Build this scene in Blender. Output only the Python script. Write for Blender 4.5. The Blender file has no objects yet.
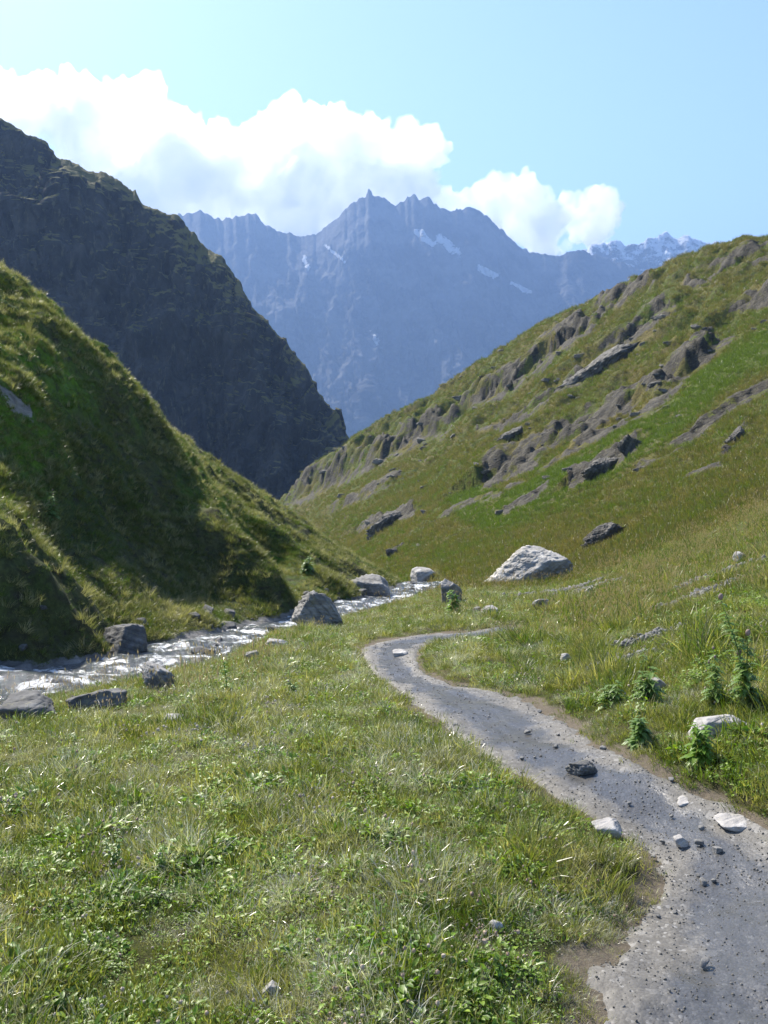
import bpy, math, os
import numpy as np
from mathutils import Matrix

# ------------------------------------------------------------------ camera, sky, sun, exposure
SC = bpy.context.scene
COL = SC.collection
F = 850.0
PITCH = math.atan(92 / F)
cam = bpy.data.objects.new('camera', bpy.data.cameras.new('camera'))
COL.objects.link(cam); SC.camera = cam
cam.data.sensor_fit = 'VERTICAL'; cam.data.sensor_height = 36.0
cam.data.lens = 36.0 * F / 1024.0
cam.data.clip_start = 0.05; cam.data.clip_end = 60000
cam.location = (0, 0, 0); cam.rotation_euler = (math.pi / 2 - PITCH, 0, 0)

SUN_AZ = -37.0      # degrees, from straight ahead, negative is left
SUN_EL = 44.0
world = bpy.data.worlds.new("World"); SC.world = world; world.use_nodes = True
wn = world.node_tree; bg = wn.nodes['Background']
sky = wn.nodes.new('ShaderNodeTexSky'); sky.sky_type = 'NISHITA'; sky.sun_disc = False
sky.sun_elevation = math.radians(SUN_EL); sky.sun_rotation = math.radians(SUN_AZ)
sky.altitude = 2000; sky.air_density = 1.0; sky.dust_density = 1.8; sky.ozone_density = 1.6
wn.links.new(sky.outputs[0], bg.inputs[0]); bg.inputs[1].default_value = 0.13
sl = bpy.data.lights.new('sun', 'SUN'); sl.energy = 5.0; sl.angle = math.radians(0.5); sl.color = (1.0, 0.93, 0.82)
sun = bpy.data.objects.new('sun', sl); COL.objects.link(sun)
_az, _el = math.radians(SUN_AZ), math.radians(SUN_EL)
SUNV = np.array([math.sin(_az) * math.cos(_el), math.cos(_az) * math.cos(_el), math.sin(_el)])
from mathutils import Vector
sun.rotation_euler = Vector(SUNV).to_track_quat('Z', 'Y').to_euler()
SC.view_settings.view_transform = 'Standard'; SC.view_settings.look = 'None'
SC.view_settings.exposure = 1.45; SC.view_settings.gamma = 1.0
SC.render.engine = 'CYCLES'
cy = SC.cycles
cy.use_denoising = True; cy.denoiser = 'OPENIMAGEDENOISE'
try: cy.denoising_input_passes = 'RGB_ALBEDO_NORMAL'; cy.denoising_prefilter = 'ACCURATE'
except Exception: pass
cy.max_bounces = 26; cy.diffuse_bounces = 3; cy.glossy_bounces = 2; cy.transmission_bounces = 4
cy.volume_bounces = 24; cy.transparent_max_bounces = 8
cy.sample_clamp_indirect = 6.0
cy.use_adaptive_sampling = True; cy.adaptive_threshold = 0.01

# ------------------------------------------------------------------ numeric helpers
rng = np.random.default_rng(7)
_P = np.random.default_rng(3).permutation(256).astype(np.int32); _P = np.concatenate([_P, _P, _P])
_g3 = np.random.default_rng(5).normal(size=(256, 3)); _g3 /= np.linalg.norm(_g3, axis=1)[:, None]
_g3 = _g3.astype(np.float32)

def noise3(x, y, z):
    x = np.asarray(x, np.float32); y = np.asarray(y, np.float32); z = np.asarray(z, np.float32)
    x, y, z = np.broadcast_arrays(x, y, z)
    xi = np.floor(x).astype(np.int32); yi = np.floor(y).astype(np.int32); zi = np.floor(z).astype(np.int32)
    xf = x - xi; yf = y - yi; zf = z - zi
    xi &= 255; yi &= 255; zi &= 255
    u = xf * xf * xf * (xf * (xf * 6 - 15) + 10); v = yf * yf * yf * (yf * (yf * 6 - 15) + 10); w = zf * zf * zf * (zf * (zf * 6 - 15) + 10)
    def g(a, b, c):
        h = _P[_P[_P[(xi + a) & 255] + ((yi + b) & 255)] + ((zi + c) & 255)]
        G = _g3[h]
        return G[..., 0] * (xf - a) + G[..., 1] * (yf - b) + G[..., 2] * (zf - c)
    x00 = g(0,0,0) * (1 - u) + g(1,0,0) * u; x10 = g(0,1,0) * (1 - u) + g(1,1,0) * u
    x01 = g(0,0,1) * (1 - u) + g(1,0,1) * u; x11 = g(0,1,1) * (1 - u) + g(1,1,1) * u
    return ((x00 * (1 - v) + x10 * v) * (1 - w) + (x01 * (1 - v) + x11 * v) * w) * 1.6

def fbm(x, y, z=0.0, o=5, gain=0.5, ridged=False):
    s = 0; a = 1.0; f = 1.0; n = 0
    for i in range(o):
        v = noise3(np.asarray(x) * f + 17.3 * i, np.asarray(y) * f - 9.1 * i, np.asarray(z) * f + 5.7 * i)
        if ridged: v = 1 - 2 * np.abs(v)
        s = s + a * v; n += a; a *= gain; f *= 2.03
    return s / n

def sstep(a, b, x):
    t = np.clip((x - a) / (b - a), 0, 1); return t * t * (3 - 2 * t)

def ray(px, py):
    px = np.asarray(px, float); py = np.asarray(py, float)
    a = (px - 384) / F; b = (512 - py) / F; c, s = math.cos(PITCH), math.sin(PITCH)
    Y = c + b * s; Z = b * c - s
    return a / Y, Z / Y                    # lateral and vertical slope of the sight line

def P(px, py, D):
    u, t = ray(px, py); return np.array([u * D, D, t * D])

def proj(X, Y, Z):                         # world -> photograph coordinates, for layout only
    c, s = math.cos(PITCH), math.sin(PITCH)
    d = Y * c - Z * s; up = Y * s + Z * c
    return 384 + F * X / d, 512 - F * up / d

class TPS:
    def __init__(self, pts, smooth=1e-4):
        p = np.array(pts, float); u, t = ray(p[:, 0], p[:, 1]); w = np.log(p[:, 2])
        self.c = np.stack([u * 2.0, w], 1); n = len(u)
        r = np.linalg.norm(self.c[:, None] - self.c[None], axis=2)
        K = self.phi(r) + smooth * np.eye(n)
        Pm = np.concatenate([np.ones((n, 1)), self.c], 1)
        A = np.zeros((n + 3, n + 3)); A[:n, :n] = K; A[:n, n:] = Pm; A[n:, :n] = Pm.T
        self.w = np.linalg.solve(A, np.concatenate([t, np.zeros(3)]))
    @staticmethod
    def phi(r): return np.where(r > 1e-9, r * r * np.log(np.maximum(r, 1e-9)), 0)
    def __call__(self, X, Y):
        X = np.asarray(X, float); Y = np.asarray(Y, float); sh = X.shape
        u = (X / Y).ravel() * 2.0; w = np.log(Y).ravel()
        out = np.full(u.shape, self.w[-3]) + self.w[-2] * u + self.w[-1] * w
        for i, (a, b) in enumerate(self.c):
            out += self.w[i] * self.phi(np.sqrt((u - a) ** 2 + (w - b) ** 2))
        return out.reshape(sh) * Y

def pick(fn, px, py, d0=1.5, d1=400):
    u, t = ray(px, py); D = np.geomspace(d0, d1, 1500)
    z = fn(u * D, D); k = np.nonzero(t * D < z)[0]
    if not len(k): return None
    k = k[0]
    if k > 0:
        a = t * D[k-1] - z[k-1]; b = z[k] - t * D[k]; d = D[k-1] + (D[k] - D[k-1]) * a / (a + b + 1e-9)
    else: d = D[0]
    return np.array([u * d, d, t * d])

def polydist(X, Y, pts, hw):
    """distance to a polyline, relative half width and running length there"""
    best = np.full(X.shape, 1e9); bh = np.ones(X.shape); bs = np.zeros(X.shape); s0 = 0.0; bz = np.zeros(X.shape)
    for i in range(len(pts) - 1):
        a, b = pts[i][:2], pts[i + 1][:2]; d = b - a; L2 = float(d @ d) + 1e-12
        t = np.clip(((X - a[0]) * d[0] + (Y - a[1]) * d[1]) / L2, 0, 1)
        q = np.hypot(X - a[0] - t * d[0], Y - a[1] - t * d[1])
        m = q < best; best = np.where(m, q, best)
        bh = np.where(m, hw[i] + t * (hw[i + 1] - hw[i]), bh); bs = np.where(m, s0 + t * math.sqrt(L2), bs)
        bz = np.where(m, pts[i][2] + t * (pts[i + 1][2] - pts[i][2]), bz)
        s0 += math.sqrt(L2)
    return best, bh, bs, bz

# ------------------------------------------------------------------ blender helpers
def mesh_from(name, V, faces, mat=None, smooth=True, uniform=None):
    """faces: (n,3) or (n,4) int array or a list of such arrays"""
    me = bpy.data.meshes.new(name)
    fl = faces if isinstance(faces, list) else [faces]
    fl = [np.asarray(f, np.int32) for f in fl if len(f)]
    V = np.ascontiguousarray(V, np.float32)
    me.vertices.add(len(V)); me.vertices.foreach_set('co', V.ravel())
    idx = np.concatenate([f.ravel() for f in fl]); cnt = np.concatenate([np.full(len(f), f.shape[1], np.int32) for f in fl])
    st = np.concatenate([[0], np.cumsum(cnt)[:-1]]).astype(np.int32)
    me.loops.add(len(idx)); me.loops.foreach_set('vertex_index', idx)
    me.polygons.add(len(cnt)); me.polygons.foreach_set('loop_start', st)
    me.polygons.foreach_set('use_smooth', np.full(len(cnt), smooth, bool))
    me.update(calc_edges=True); me.validate()
    if mat: me.materials.append(mat)
    return me

import bmesh
_ico = {}
def ico(n):
    if n not in _ico:
        bm = bmesh.new(); bmesh.ops.create_icosphere(bm, subdivisions=n, radius=1.0)
        V = np.array([v.co[:] for v in bm.verts]); Fc = np.array([[v.index for v in f.verts] for f in bm.faces]); bm.free(); _ico[n] = (V, Fc)
    return _ico[n]

def attr(me, name, vals, typ='FLOAT'):
    a = me.attributes.new(name, typ, 'POINT')
    if typ == 'FLOAT': a.data.foreach_set('value', np.ascontiguousarray(vals, np.float32).ravel())
    elif typ == 'INT': a.data.foreach_set('value', np.ascontiguousarray(vals, np.int32).ravel())
    elif typ == 'FLOAT_VECTOR': a.data.foreach_set('vector', np.ascontiguousarray(vals, np.float32).ravel())

def link(name, me, parent=None, label=None, cat=None, group=None, kind=None):
    o = bpy.data.objects.new(name, me); COL.objects.link(o)
    if parent: o.parent = parent
    if label: o['label'] = label
    if cat: o['category'] = cat
    if group: o['group'] = group
    if kind: o['kind'] = kind
    return o

def grid_faces(nr, nc):
    i = np.arange(nr * nc).reshape(nr, nc)
    return np.stack([i[:-1, :-1], i[:-1, 1:], i[1:, 1:], i[1:, :-1]], -1).reshape(-1, 4)

class NT:
    def __init__(s, name):
        s.m = bpy.data.materials.new(name); s.m.use_nodes = True; s.t = s.m.node_tree
        s.t.nodes.clear(); s.out = s.t.nodes.new('ShaderNodeOutputMaterial')
    def n(s, typ, **kw):
        nd = s.t.nodes.new(typ)
        for k, v in kw.items():
            if k.startswith('i_'):
                nd.inputs[k[2:].replace('_', ' ')].default_value = v
            else: setattr(nd, k, v)
        return nd
    def l(s, a, b): s.t.links.new(a, b)
    def pos(s): return s.n('ShaderNodeNewGeometry').outputs['Position']
    def obj(s): return s.n('ShaderNodeTexCoord').outputs['Object']
    def noise(s, vec, scale, detail=4, rough=0.55, dist=0.0):
        nd = s.n('ShaderNodeTexNoise'); nd.inputs['Scale'].default_value = scale; nd.inputs['Detail'].default_value = detail
        nd.inputs['Roughness'].default_value = rough; nd.inputs['Distortion'].default_value = dist; s.l(vec, nd.inputs['Vector']); return nd.outputs['Fac']
    def ramp(s, fac, stops, interp='LINEAR'):
        nd = s.n('ShaderNodeValToRGB'); nd.color_ramp.interpolation = interp
        e = nd.color_ramp.elements
        while len(e) < len(stops): e.new(0.5)
        for k, (p, c) in enumerate(stops):
            e[k].position = p; e[k].color = (c, c, c, 1) if isinstance(c, (int, float)) else (*c, 1)
        s.l(fac, nd.inputs[0]); return nd.outputs[0]
    def mix(s, fac, a, b, mode='MIX'):
        nd = s.n('ShaderNodeMix', data_type='RGBA', blend_type=mode)
        for inp, v in ((0, fac), (6, a), (7, b)):
            if isinstance(v, (int, float)): nd.inputs[inp].default_value = v if inp == 0 else (v, v, v, 1)
            elif isinstance(v, tuple): nd.inputs[inp].default_value = (*v, 1)
            else: s.l(v, nd.inputs[inp])
        return nd.outputs[2]
    def math(s, op, a, b=0.5):
        nd = s.n('ShaderNodeMath', operation=op)
        for i, v in ((0, a), (1, b)):
            if isinstance(v, (int, float)): nd.inputs[i].default_value = v
            else: s.l(v, nd.inputs[i])
        return nd.outputs[0]
    def at(s, name, typ='GEOMETRY'):
        nd = s.n('ShaderNodeAttribute', attribute_name=name, attribute_type=typ); return nd.outputs['Fac']
    def bump(s, h, strength=0.5, dist=0.1, prev=None):
        nd = s.n('ShaderNodeBump'); nd.inputs['Strength'].default_value = strength; nd.inputs['Distance'].default_value = dist
        s.l(h, nd.inputs['Height'])
        if prev is not None: s.l(prev, nd.inputs['Normal'])
        return nd.outputs[0]
    def scalev(s, vec, sc):
        nd = s.n('ShaderNodeMapping'); nd.inputs['Scale'].default_value = sc; s.l(vec, nd.inputs[0]); return nd.outputs[0]
    def rotscale(s, vec, rot, sc):
        nd = s.n('ShaderNodeMapping'); nd.inputs['Scale'].default_value = (1,1,1); nd.inputs['Rotation'].default_value = rot; s.l(vec, nd.inputs[0])
        return s.scalev(nd.outputs[0], sc)
    def pbsdf(s, col, rough=0.8, normal=None, spec=0.3):
        b = s.n('ShaderNodeBsdfPrincipled'); s.inp(b, 'Base Color', col); s.inp(b, 'Roughness', rough)
        b.inputs['Specular IOR Level'].default_value = spec
        if normal is not None: s.l(normal, b.inputs['Normal'])
        return b
    def inp(s, nd, k, v):
        if isinstance(v, (int, float)): nd.inputs[k].default_value = v
        elif isinstance(v, tuple): nd.inputs[k].default_value = (*v, 1)
        else: s.l(v, nd.inputs[k])
    def done(s, sh): s.l(sh, s.out.inputs[0]); return s.m

# ------------------------------------------------------------------ materials
def rock_nodes(t, vec, sc=1.0, dark=(0.10, 0.098, 0.094), lite=(0.34, 0.33, 0.31)):
    a = t.noise(vec, 1.6 * sc, 8, 0.62); b = t.noise(t.rotscale(vec, (0.5, 0.35, 0.2), (0.5, 0.5, 5.0)), 1.4 * sc, 6, 0.6)
    k = t.math('ADD', t.math('MULTIPLY', a, 0.55), t.math('MULTIPLY', b, 0.45))
    col = t.ramp(k, [(0.36, dark), (0.5, tuple((d * 0.6 + l * 0.4) for d, l in zip(dark, lite))), (0.64, lite)])
    lich = t.ramp(t.noise(vec, 5.5 * sc, 6, 0.7), [(0.56, 0.0), (0.66, 1.0)])
    col = t.mix(t.math('MULTIPLY', lich, 0.45), col, (0.20, 0.19, 0.10))
    v = t.n('ShaderNodeTexVoronoi', feature='DISTANCE_TO_EDGE'); v.inputs['Scale'].default_value = 1.3 * sc
    t.l(t.rotscale(vec, (0.5, 0.35, 0.2), (0.7, 0.8, 2.2)), v.inputs['Vector'])
    crack = t.ramp(v.outputs['Distance'], [(0.0, 0.0), (0.06, 1.0)])
    h = t.math('ADD', t.math('MULTIPLY', k, 1.0), t.math('MULTIPLY', crack, 0.12))
    return col, h

def m_rock(name='boulder_rock', sc=1.0, dist=0.06, **kw):
    t = NT(name); vec = t.obj(); col, h = rock_nodes(t, vec, sc, **kw)
    nm = t.bump(h, 0.9, dist); nm = t.bump(t.noise(vec, 18 * sc, 6, 0.7), 0.6, dist * 0.2, nm)
    return t.done(t.pbsdf(col, 0.82, nm, 0.35).outputs[0])

def m_ground(name, green, dry, soil, sc=1.0, rock=False, rdark=(0.07, 0.069, 0.066), rlite=(0.30, 0.29, 0.275), moss=None, rsc=0.5, gdist=0.05, worn=False):
    t = NT(name); vec = t.pos()
    a = t.noise(vec, 0.33 * sc, 6, 0.65); b = t.noise(vec, 4.0 * sc, 6, 0.7)
    col = t.mix(t.ramp(a, [(0.38, 0.0), (0.62, 1.0)]), green, dry)
    if moss:
        col = t.mix(t.ramp(t.noise(vec, 0.16 * sc, 5, 0.6), [(0.5, 0.0), (0.6, 1.0)]), col, moss)
    col = t.mix(t.ramp(b, [(0.46, 0.0), (0.68, 1.0)]), col, soil)
    col = t.mix(0.75, col, t.ramp(t.noise(vec, 13 * sc, 5, 0.75), [(0.3, 0.45), (0.7, 1.5)]), 'MULTIPLY')
    if worn: col = t.mix(t.ramp(t.math('ADD', t.at('worn'), t.math('SUBTRACT', t.noise(vec, 3, 5, 0.7), 0.5)), [(0.3, 0.0), (0.6, 1.0)]), col, t.mix(t.noise(vec, 30, 5, 0.8), (0.075, 0.06, 0.042), (0.17, 0.145, 0.11)))
    nm = t.bump(t.noise(vec, 5 * sc, 8, 0.75), 1.0, gdist)
    if rock:
        rcol, h = rock_nodes(t, vec, rsc, dark=rdark, lite=rlite)
        m = t.at('rock'); m = t.math('ADD', m, t.math('MULTIPLY', t.math('SUBTRACT', t.noise(vec, 1.2 * sc, 8, 0.8), 0.5), 1.6))
        m = t.ramp(m, [(0.52, 0.0), (0.60, 1.0)])
        rn = t.bump(h, 1.0, 0.35 / rsc * 0.5); rn = t.bump(t.noise(vec, 6 * rsc, 7, 0.75), 0.8, 0.12, rn)
        col = t.mix(m, col, rcol)
        g1 = t.pbsdf(col, 0.95, nm, 0.15); g2 = t.pbsdf(rcol, 0.85, rn, 0.3)
        mx = t.n('ShaderNodeMixShader'); t.l(m, mx.inputs[0]); t.l(g1.outputs[0], mx.inputs[1]); t.l(g2.outputs[0], mx.inputs[2])
        return t.done(mx.outputs[0])
    return t.done(t.pbsdf(col, 0.95, nm, 0.15).outputs[0])

def m_blade(name, c1, c2, c3=None, trans=0.45, rough=0.38, patch=0.5, tip=None, spec=0.5, vary=0.35):
    t = NT(name); vec = t.pos()
    r = t.at('tint', 'INSTANCER')
    p = t.noise(vec, patch, 3, 0.5)
    f = t.math('ADD', t.math('MULTIPLY', r, 0.45), t.math('MULTIPLY', p, 0.75))
    col = t.ramp(f, [(0.38, c1), (0.58, c2), (0.82, c3 or c2)])
    br = t.at('bl')
    col = t.mix(1.0, col, t.ramp(br, [(0.0, 1 - vary), (1.0, 1 + vary)]), 'MULTIPLY')
    if tip:
        col = t.mix(t.ramp(t.at('hh'), [(0.45, 0.0), (1.0, 0.85)]), col, tip)
    b = t.pbsdf(col, rough, None, spec)
    tr = t.n('ShaderNodeBsdfTranslucent'); t.l(t.mix(1.0, col, (1.15, 1.25, 0.55), 'MULTIPLY') if True else col, tr.inputs[0])
    mx = t.n('ShaderNodeMixShader'); mx.inputs[0].default_value = trans
    t.l(b.outputs[0], mx.inputs[1]); t.l(tr.outputs[0], mx.inputs[2])
    return t.done(mx.outputs[0])

# ------------------------------------------------------------------ base landform of the near ground and the right hillside
G_PTS = [
 # near centre / left meadow
 (384,1250,1.9),(384,1024,2.71),(384,900,3.6),(384,800,4.9),(384,740,6.2),(384,700,7.7),(384,668,10.2),(384,645,13.0),(384,628,17),(384,614,22),(384,602,29),
 (0,1250,1.9),(0,1024,2.7),(0,900,3.6),(0,800,5.0),(0,755,6.0),(0,730,7.2),(0,719,7.9),
 (-400,1024,2.7),(-400,800,5.0),(-400,740,6.6),(-400,760,9),
 (150,800,5.0),(150,740,6.4),(150,700,8.3),(150,677,10.6),(230,655,12.6),(230,641,15.5),
 (300,700,7.9),(310,645,12.9),(320,630,17.5),(330,622,21),
 (0,712,14),(150,690,18),(-300,760,13),(250,650,26),(330,622,34),
 # right of the path
 (450,655,10.5),(450,628,14.5),(450,607,20),(450,592,28),
 (560,800,4.8),(560,700,7.6),(560,650,10.5),(560,617,15.5),(560,598,21),(560,586,27),
 (650,1024,2.75),(650,850,4.2),(650,760,5.3),(650,700,6.7),(650,640,9.5),(650,598,14.5),(650,567,22),(650,553,29),
 (768,1024,2.75),(768,860,3.9),(768,800,4.5),(768,730,5.4),(768,650,7.4),(768,585,11),(768,545,16),(768,520,22),(768,505,29),
 (900,1024,2.7),(900,820,3.9),(900,700,5.2),(900,600,8),(900,500,15),(900,440,25),
 (1300,1024,2.7),(1300,750,3.9),(1300,500,8),(1300,330,18),
 # valley floor and right hillside
 (425,590,40),(440,580,50),(420,572,62),(400,573,80),(380,560,105),(350,545,140),(330,530,190),(300,515,250),
 (490,577,42),(560,572,42),(650,535,42),(768,475,42),(900,400,40),(1300,200,40),
 (500,555,62),(600,520,62),(700,470,62),(768,430,64),(900,350,64),
 (470,520,100),(560,470,100),(660,410,100),(768,345,100),(900,270,95),
 (420,490,150),(500,440,150),(600,375,150),(700,310,150),(768,268,145),(900,190,140),
 (380,475,200),(450,425,205),(520,375,200),
 # skyline of the right hillside
 (285,491,310),(320,468,290),(360,441,275),(400,415,262),(440,390,250),(490,357,236),(540,330,222),(600,303,208),(660,272,192),(710,253,178),(768,238,170),(900,165,165),(1300,-20,165),
 # falling away behind it
 (285,530,370),(360,480,340),(440,430,320),(540,375,285),(660,315,250),(768,285,220),(900,220,215),(1300,60,210),
]
base = TPS(G_PTS)

def pick_base(px, py): return pick(base, px, py)

PATH_LR = [((600,1500),(1130,1450)),((590,1250),(1030,1220)),((572,1024),(905,1000)),((590,960),(880,930)),((640,890),(850,870)),((650,850),(805,838)),
 ((612,815),(752,806)),((545,784),(682,772)),((480,752),(612,742)),((438,722),(572,715)),((405,697),(525,694)),
 ((380,674),(462,683)),((365,657),(427,668)),((366,645),(422,648)),((392,636),(440,641)),((440,628),(470,634)),
 ((480,625),(500,630)),((508,621),(520,626))]
_L = [pick_base(*a) for a, b in PATH_LR]; _R = [pick_base(*b) for a, b in PATH_LR]
PC = [(a + b) / 2 for a, b in zip(_L, _R)]; PW = []
for i in range(len(PC)):
    a, b = PC[max(i - 1, 0)], PC[min(i + 1, len(PC) - 1)]; d = (b - a)[:2]; d /= np.linalg.norm(d); w_ = (_R[i] - _L[i]) * 0.94
    PW.append(float(np.clip(abs(w_[0] * d[1] - w_[1] * d[0]) / 2, 0.16, 0.75)))
def smooth_line(pts, w, n=6):
    P_ = np.array(pts); W = np.array(w); out = []; ow = []
    for i in range(len(P_) - 1):
        p0, p1, p2, p3 = P_[max(i-1,0)], P_[i], P_[i+1], P_[min(i+2,len(P_)-1)]
        for k in range(n):
            t = k / n
            out.append(0.5 * ((2*p1) + (-p0+p2)*t + (2*p0-5*p1+4*p2-p3)*t*t + (-p0+3*p1-3*p2+p3)*t**3)); ow.append(W[i] + (W[i+1]-W[i]) * t)
    out.append(P_[-1]); ow.append(W[-1]); return out, ow
PCs, PWs = smooth_line(PC, PW, 4)

STREAM = [(-420,770,7.6,1.9),(-250,738,9.2,1.9),(-80,706,11.2,1.9),(0,691,12.3,1.85),(90,678,13.9,1.55),(150,661,16.1,1.25),(190,646,18.6,1.1),(240,633,22,1.05),
 (290,623,25.5,1.1),(345,611,28.8,1.5),(378,604,32,1.5),(405,597,36,1.35),(425,590,40.5,1.3),(436,584,46,1.2),(418,583,54,1.2),(380,586,64,1.2),(330,590,75,1.2)]
SPt = [P(a, b, d) for a, b, d, w in STREAM]; SW = [w for *_, w in STREAM]
for i in range(1, len(SPt)): SPt[i][2] = min(SPt[i][2], SPt[i-1][2] - 0.05)
SPs, SWs = smooth_line(SPt, SW, 4)

# rock bands of the hillside: (points in the photograph, half width in pixels, height)
BANDS = [   # points, half width in pixels, height of the step in pixels, patchiness
 ([(270,508),(292,499),(330,482),(370,462),(410,440),(450,424),(486,405),(520,384),(548,362)], 11, 16, 0.7),
 ([(560,350),(592,329),(611,310),(649,294),(687,288),(745,268),(800,240)], 10, 14, 0.9),
 ([(480,440),(510,432),(540,415),(563,396),(590,376),(615,352),(649,326),(668,316)], 9, 13, 0.7),
 ([(490,482),(520,470),(548,459),(592,436),(640,407),(668,388),(697,358),(726,333),(768,304),(850,250),(1000,160)], 13, 18, 0.9),
 ([(572,484),(606,465),(635,448)], 7, 9, 1.0),
 ([(640,468),(654,460),(688,441),(726,412),(768,390)], 5, 6, 0.8),
 ([(722,455),(730,443),(745,428)], 4, 6, 1.0),
 ([(585,547),(605,532),(630,516)], 5, 6, 1.0),
 ([(361,530),(385,521),(410,514)], 5, 6, 1.0),
 ([(500,441),(525,428)], 4, 5, 1.0),
 ([(430,520),(470,505),(500,496)], 3, 3, 0.7),
 ([(640,500),(675,482),(720,466)], 3, 3, 0.7),
 ([(385,552),(402,545)], 3, 4, 1.0),
 ([(505,513),(530,500),(548,490)], 3, 4, 0.8),
 ([(330,512),(365,496),(400,478)], 4, 5, 0.8),
 ([(420,470),(450,458),(480,440)], 4, 5, 0.7),
 ([(700,520),(740,500),(768,488)], 3, 2, 0.6),
]
def signed(px, py, pts):
    best = np.full(px.shape, 1e9); sg = np.ones(px.shape); along = np.zeros(px.shape)
    for i in range(len(pts) - 1):
        a, b = np.array(pts[i], float), np.array(pts[i + 1], float); d = b - a; L2 = float(d @ d)
        tt = ((px - a[0]) * d[0] + (py - a[1]) * d[1]) / L2; t = np.clip(tt, 0, 1)
        q = np.hypot(px - a[0] - t * d[0], py - a[1] - t * d[1]); cr = d[0] * (py - a[1]) - d[1] * (px - a[0])
        m = q < best; best = np.where(m, q, best); sg = np.where(m, -np.sign(cr), sg)
    return best, sg
def bandmask(px, py, X, Y):
    m = np.zeros(px.shape); h = np.zeros(px.shape); lush = np.zeros(px.shape)
    al = X * 0.53 - Y * 0.85; ac = X * 0.85 + Y * 0.53
    wob = fbm(X / 9, Y / 9, 3.1, 4) * 11 + fbm(X / 2.6, Y / 2.6, 8.1, 4) * 6
    cut = fbm(al / 22, ac / 9, 4.4, 4)
    for k, (pts, w, hp, pat) in enumerate(BANDS):
        d, sg = signed(px, py, pts)
        sd = d * sg + wob * (0.2 + w / 16)            # above the ledge is positive
        q = sd / w
        st = np.clip(0.75 + 1.7 * (cut + 0.5 * fbm(al / 5, ac / 5, w * 3.1, 3)), 0.1, 1.15)
        inside = d < 7 * w
        prof = sstep(-0.55, 0.35, q) * (1 - sstep(0.6, 5.5, q)) * st * inside
        h = np.maximum(h, prof * hp)
        rk = sstep(-1.25, -0.75, q) * (1 - sstep(0.30, 0.85, q)) * sstep(0.28, 0.6, st) * pat * (d < 2.5 * w)
        m = np.maximum(m, rk)
        if k == 3: lush = sstep(-4.2, -2.6, q) * (1 - sstep(-1.6, -1.0, q)) * inside
    m = m * np.clip(0.85 + 1.3 * fbm(al / 3.5, ac / 1.8, 6.6, 4), 0, 1)
    return m, h, lush, al, ac

def ground(X, Y, full=False):
    X = np.asarray(X, float); Y = np.asarray(Y, float); shp = X.shape; X = np.atleast_1d(X); Y = np.atleast_1d(Y)
    z = base(X, Y)
    near = 1 - sstep(25, 60, Y)
    z = z + near * (0.05 * fbm(X / 0.9, Y / 0.9, 0, 4) + 0.10 * fbm(X / 3.5, Y / 3.5, 2.0, 3) * sstep(2, 6, Y))
    far = 1 - near
    hill = far * (1.5 * fbm(X / 28, Y / 28, 1.0, 4) + 0.5 * fbm(X / 6, Y / 6, 4.0, 4) + 0.9 * fbm(X / 9 + Y / 30, Y / 26, 5.0, 5) + 0.22 * fbm(X / 1.9, Y / 2.5, 6.0, 4)) * sstep(35, 90, Y)
    z = z + hill
    z = z - 12 * Y / 850 * sstep(90, 170, Y)
    bm = np.zeros(X.shape); lush = np.zeros(X.shape); fi = Y > 30
    if np.any(fi):
        Xf, Yf, zf = X[fi], Y[fi], z[fi]; px, py = proj(Xf, Yf, zf)
        b_, bh, lu, al, ac = bandmask(px, py, Xf, Yf)
        fade = sstep(32, 45, Yf)
        rid = fbm(al / 9, ac / 3.0, zf / 4.0, 6, 0.62, True)
        zf = zf + fade * (bh * Yf / 850 * 1.15 + b_ * (1.15 * (rid - 0.2) + 0.75 * fbm(al / 2.4, ac / 0.9, zf, 5, 0.65, True)) * np.clip(Yf / 170, 0.35, 1.1))
        z = z.copy(); z[fi] = zf; bm[fi] = b_ * fade; lush[fi] = lu
    # worn path
    pd, ph, ps, _ = polydist(X, Y, PCs, PWs)
    wob = 1 + 0.22 * fbm(X / 0.55, Y / 0.55, 6.0, 3)
    pr = pd / (ph * wob)
    pm = 1 - sstep(0.85, 1.8, pr)
    z = z - 0.07 * pm * near 
    # bed of the stream
    sd, sh, ss, sz = polydist(X, Y, SPs, SWs)
    e = (sd - sh * (1 + 0.18 * fbm(X / 1.3, Y / 1.3, 9.0, 3))) / 1.5
    k = sstep(0.0, 1.0, e)
    bed = sz - 0.35 + 0.16 * fbm(X / 0.6, Y / 0.6, 3.0, 3)
    zc = bed + (z - bed) * k
    z = np.where(e < 1, np.minimum(z, zc) , z)
    sm = 1 - sstep(0.0, 0.28, e)
    if full == 2: return z, lush
    if full: return z, bm, pm, sm, pr, e
    return z.reshape(shp)

def sheet(name, fn, u0, u1, nc, d0, d1, nr, mat, kind='structure', rows=None):
    D = np.geomspace(d0, d1, nr) if rows is None else rows
    U = np.linspace(u0, u1, nc); Yg, Ug = np.meshgrid(D, U, indexing='ij'); Xg = Ug * Yg
    r = fn(Xg, Yg)
    z, at_ = (r[0], r[1]) if isinstance(r, tuple) else (r, {})
    V = np.stack([Xg, Yg, z], -1).reshape(-1, 3)
    me = mesh_from(name, V, grid_faces(len(D), nc), mat)
    for k, v in at_.items(): attr(me, k, v)
    return link(name, me, kind=kind)

def slope_rock(z, X, Y):
    return z

def gfn(X, Y):
    z, bm, pm, sm, pr, e = ground(X, Y, True)
    z = z - 0.05 * (1 - sstep(0.62, 0.86, pr)) * (Y < 34)
    return z, {'rock': np.maximum(bm, sm * 1.0), 'worn': (1 - sstep(1.0, 1.45, pr)) * (Y < 34)}

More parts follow.
